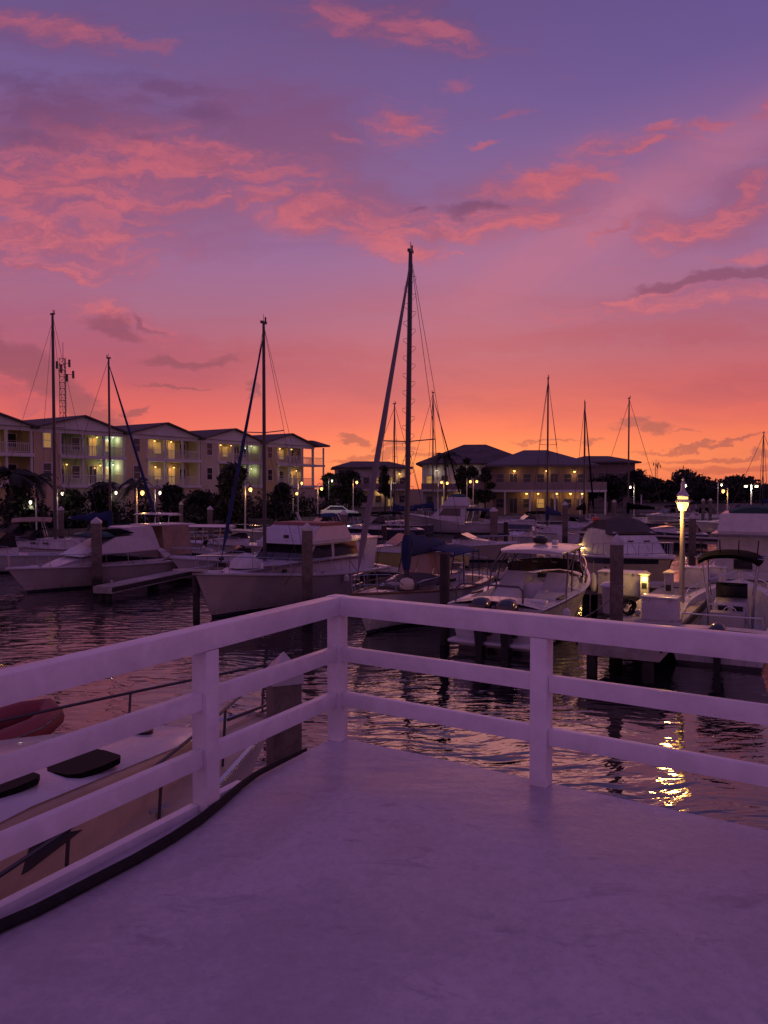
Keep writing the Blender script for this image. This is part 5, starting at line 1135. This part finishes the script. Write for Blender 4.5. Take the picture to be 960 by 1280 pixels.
# the lamp post
lp = at(852, 757); lh = 3.25; M['lamp_pole'] = mat('lamp_pole', (.34, .31, .27), .5, nscale=5, namt=.2)
t_ = thing('dock_lamp', 'lit dock lamp post with tiered white lantern, tallest light on the near dock', 'street lamp', (lp.x, lp.y, DKZ))
MB().tube([(0, 0, 0), (0, 0, lh - .25)], [.085, .07], 12).build('pole', 'lamp_pole', t_); MB().lathe([(.17, 0), (.17, .04), (.10, .12)], n=12).build('base_plate', 'capm', t_)
MB().lathe([(.10, lh - .26), (.12, lh - .20), (.165, lh - .10), (.175, lh - .02), (.12, lh - .0)], n=14).build('lantern_glass', 'lampglow', t_)
MB().lathe([(.18, lh + .0), (.235, lh + .01), (.20, lh + .06), (.15, lh + .09)], n=14).build('lower_hood', 'capm', t_)
MB().lathe([(.15, lh + .10), (.16, lh + .12), (.15, lh + .17), (.12, lh + .18)], n=14).build('upper_glass', mat('upper_lamp_glow', (1, .7, .3), .5, emit=(1, .6, .2), es=1.6), t_)
MB().lathe([(.17, lh + .18), (.19, lh + .20), (.13, lh + .30), (.07, lh + .38), (.06, lh + .62), (.03, lh + .66), (.045, lh + .72), (.0, lh + .78)], n=14).build('hood', 'capm', t_)
light((-.42, -.12, lh - .42), 150, (1, .50, .12), .18, t_)
def box_locker(px, py, wd, dp, h, label, rz=GA, lid=.04, name='dock_box'):
    p = at(px, py); o = thing(name, label, 'dock box', (p.x, p.y, DKZ), rz)
    MB().box((0, 0, h / 2), (dp, wd, h), bev=.02).build('body', 'gel', o); MB().box((-.01, 0, h + lid / 2), (dp + .06, wd + .06, lid + .02), bev=.02).build('lid', 'gel', o)
    for y in (-wd * .3, wd * .3): MB().box((-dp / 2 - .035, y, h - .02), (.02, .07, .09)).build('latch', 'steel', o)
box_locker(826, 774, .95, .62, .62, 'white dock box on the near dock in front of the lamp post')
box_locker(778, 742, 1.5, .9, .75, 'long white dock box on the left side of the dock below the canvas covered boat')
box_locker(868, 733, 1.0, .6, .7, 'small pale dock box right of the lamp post by the fishing boat bow'); box_locker(893, 728, .9, .6, .6, 'pale dock box farthest right on the walkway behind the black canvas top')
def pedestal(px, py, h, label, lit=False):
    p = at(px, py); o = thing('power_pedestal', label, 'power pedestal', (p.x, p.y, DKZ), GA)
    MB().box((0, 0, h / 2), (.24, .26, h), bev=.02).build('body', 'gel2', o)
    MB().lathe([(.24, h), (.24, h + .04), (.05, h + .12)], n=4, ph=R(45)).build('cap', 'cream', o)
    MB().box((-.125, 0, h * .55), (.02, .16, .2), bev=.005).build('socket_panel', 'black', o)
    if lit:
        MB().box((-.13, 0, h - .13), (.03, .18, .14)).build('light_lens', 'lampglow', o); light((-.34, 0, h - .15), 16, (1, .6, .15), .06, o)
pedestal(836, 756, 1.0, 'power pedestal with lit yellow cap left of the lamp pole'); pedestal(806, 748, .8, 'power pedestal with glowing lamp at the end of the long dock box', True)
pedestal(728, 700, .8, 'small lit pedestal left of the canvas covered boat bow', True)
p = at(765, 766); tb = thing('trash_can', 'round grey trash can with white domed lid beside the tall piling', 'trash can', (p.x, p.y, DKZ))
MB().lathe([(.26, 0), (.30, .75), (.31, .78)], n=18).build('bin', 'gel2', tb); MB().lathe([(.36, .78), (.36, .82), (.25, .90), (.01, .93)], n=18).build('lid', 'gel', tb)
p = at(784, 769); cp2 = thing('hose_cart', 'black hose coil piled beside the trash can', 'hose coil', (p.x, p.y, DKZ)); pts = []
for k in range(110): q = k * .35; pts.append((.20 * math.cos(q) * (1 + .1 * math.sin(k)), .10 * math.sin(k * .9) + (k / 110 - .5) * .3, .26 + .22 * math.sin(q)))
MB().tube(pts, .03, 6).build('coil', 'rubber', cp2); MB().tube([(-.25, -.2, 0), (-.25, -.2, .5), (-.25, .2, .5), (-.25, .2, 0)], .02, 5).build('stand', 'steel', cp2)
MB().lathe([(.01, .0), (.07, .03), (.09, .1), (.05, .17)], (.28, -.1, .0), 10).build('nozzle_cup', 'gel', cp2)
p = PD(757, 725, 29.2); fl = thing('mooring_float', 'red round float hanging beside the twin outboard boat bow', 'buoy', (p.x, p.y, p.z))
MB().lathe([(.02, -.30), (.2, -.22), (.28, 0), (.2, .2), (.06, .3)], n=14).build('ball', mat('red_float', (.5, .02, .02), .4), fl, smooth=60); MB().tube([(0, 0, .28), (0, 0, .5)], .03, 6).build('eye', 'rubber', fl)
# mooring lines, each from a boat to a pile or cleat
def line(a, b_, sag, label):
    a, b_ = Vector(a), Vector(b_); pts = [a.lerp(b_, k / 10) - Vector((0, 0, sag * 4 * (k / 10) * (1 - k / 10))) for k in range(11)]
    tag(MB().tube(pts, .014, 5).build('mooring_line', 'rope'), label, 'rope', 'mooring lines')
def fender(px, py, d, label, m='whitec', r=.12):
    p = PD(px, py, d); f = thing('fender', label, 'fender', (p.x, p.y, p.z), group='boat fenders')
    MB().lathe([(.03, -.34), (r * .8, -.28), (r, -.15), (r, .15), (r * .8, .28), (.03, .34)], n=12).build('body', m, f, smooth=60)
    MB().tube([(0, 0, .33), (0, .03, .75)], .012, 5).build('lanyard', 'rope', f)
fender(708, 775, 22.2, 'pale fender at the stern corner of the twin outboard boat'); fender(742, 728, 27.5, 'pale fender on the dock side of the twin outboard boat')
fender(300, 745, 29.6, 'pale fender on the trawler side near its bow'); fender(460, 768, 25.2, 'pale fender low on the sailboat bow left of the dark pile', r=.10)
line(PD(245, 715, 29), PD(245, 718, 28), .05, 'short line from the dark timber pile to the trawler bow')
line(PD(380, 690, 28.6), PD(352, 735, 30.2), .1, 'line from the trawler side up to the piling before it')
line(PD(556, 712, 23.5), PD(575, 750, 25), .1, 'line from the dark timber pile to the sailboat stern')
line(PD(771, 740, 21.5), PD(715, 776, 22.3), .15, 'line from the tall piling to the twin outboard boat')

line(PD(121, 705, 36.3), PD(150, 712, 38.5), .1, 'line from the piling before the white cabin cruiser to its side')
line(PD(846, 786, 20.8), PD(812, 792, 19.7), .12, 'line from the fishing boat stern to the lit dock')
for o in S.objects:
    if o.parent or 'category' not in o or 'group' in o: continue
    n = o.name.split('.')[0]
    g = {'street_lamp': 'street lamps along the shore', 'shrub': 'shrubs along the left shore', 'palm_tree': 'palm trees along the shore', 'tree': 'trees along the shore', 'sailboat': 'sailboats moored in the marina', 'motorboat': 'motorboats moored in the marina',
         'dock_box': 'dock boxes on the lit dock', 'power_pedestal': 'power pedestals on the docks', 'cabin_cruiser': 'cabin cruisers in the marina', 'centre_console_boat': 'centre console boats in the marina', 'sportfishing_boat': 'sportfishing boats in the marina',
         'finger_dock': 'finger docks', 'pier': 'piers in the far water', 'radio_tower': 'radio towers behind the marina', 'building': 'buildings across the basin'}.get(n)
    if g: o['group'] = g
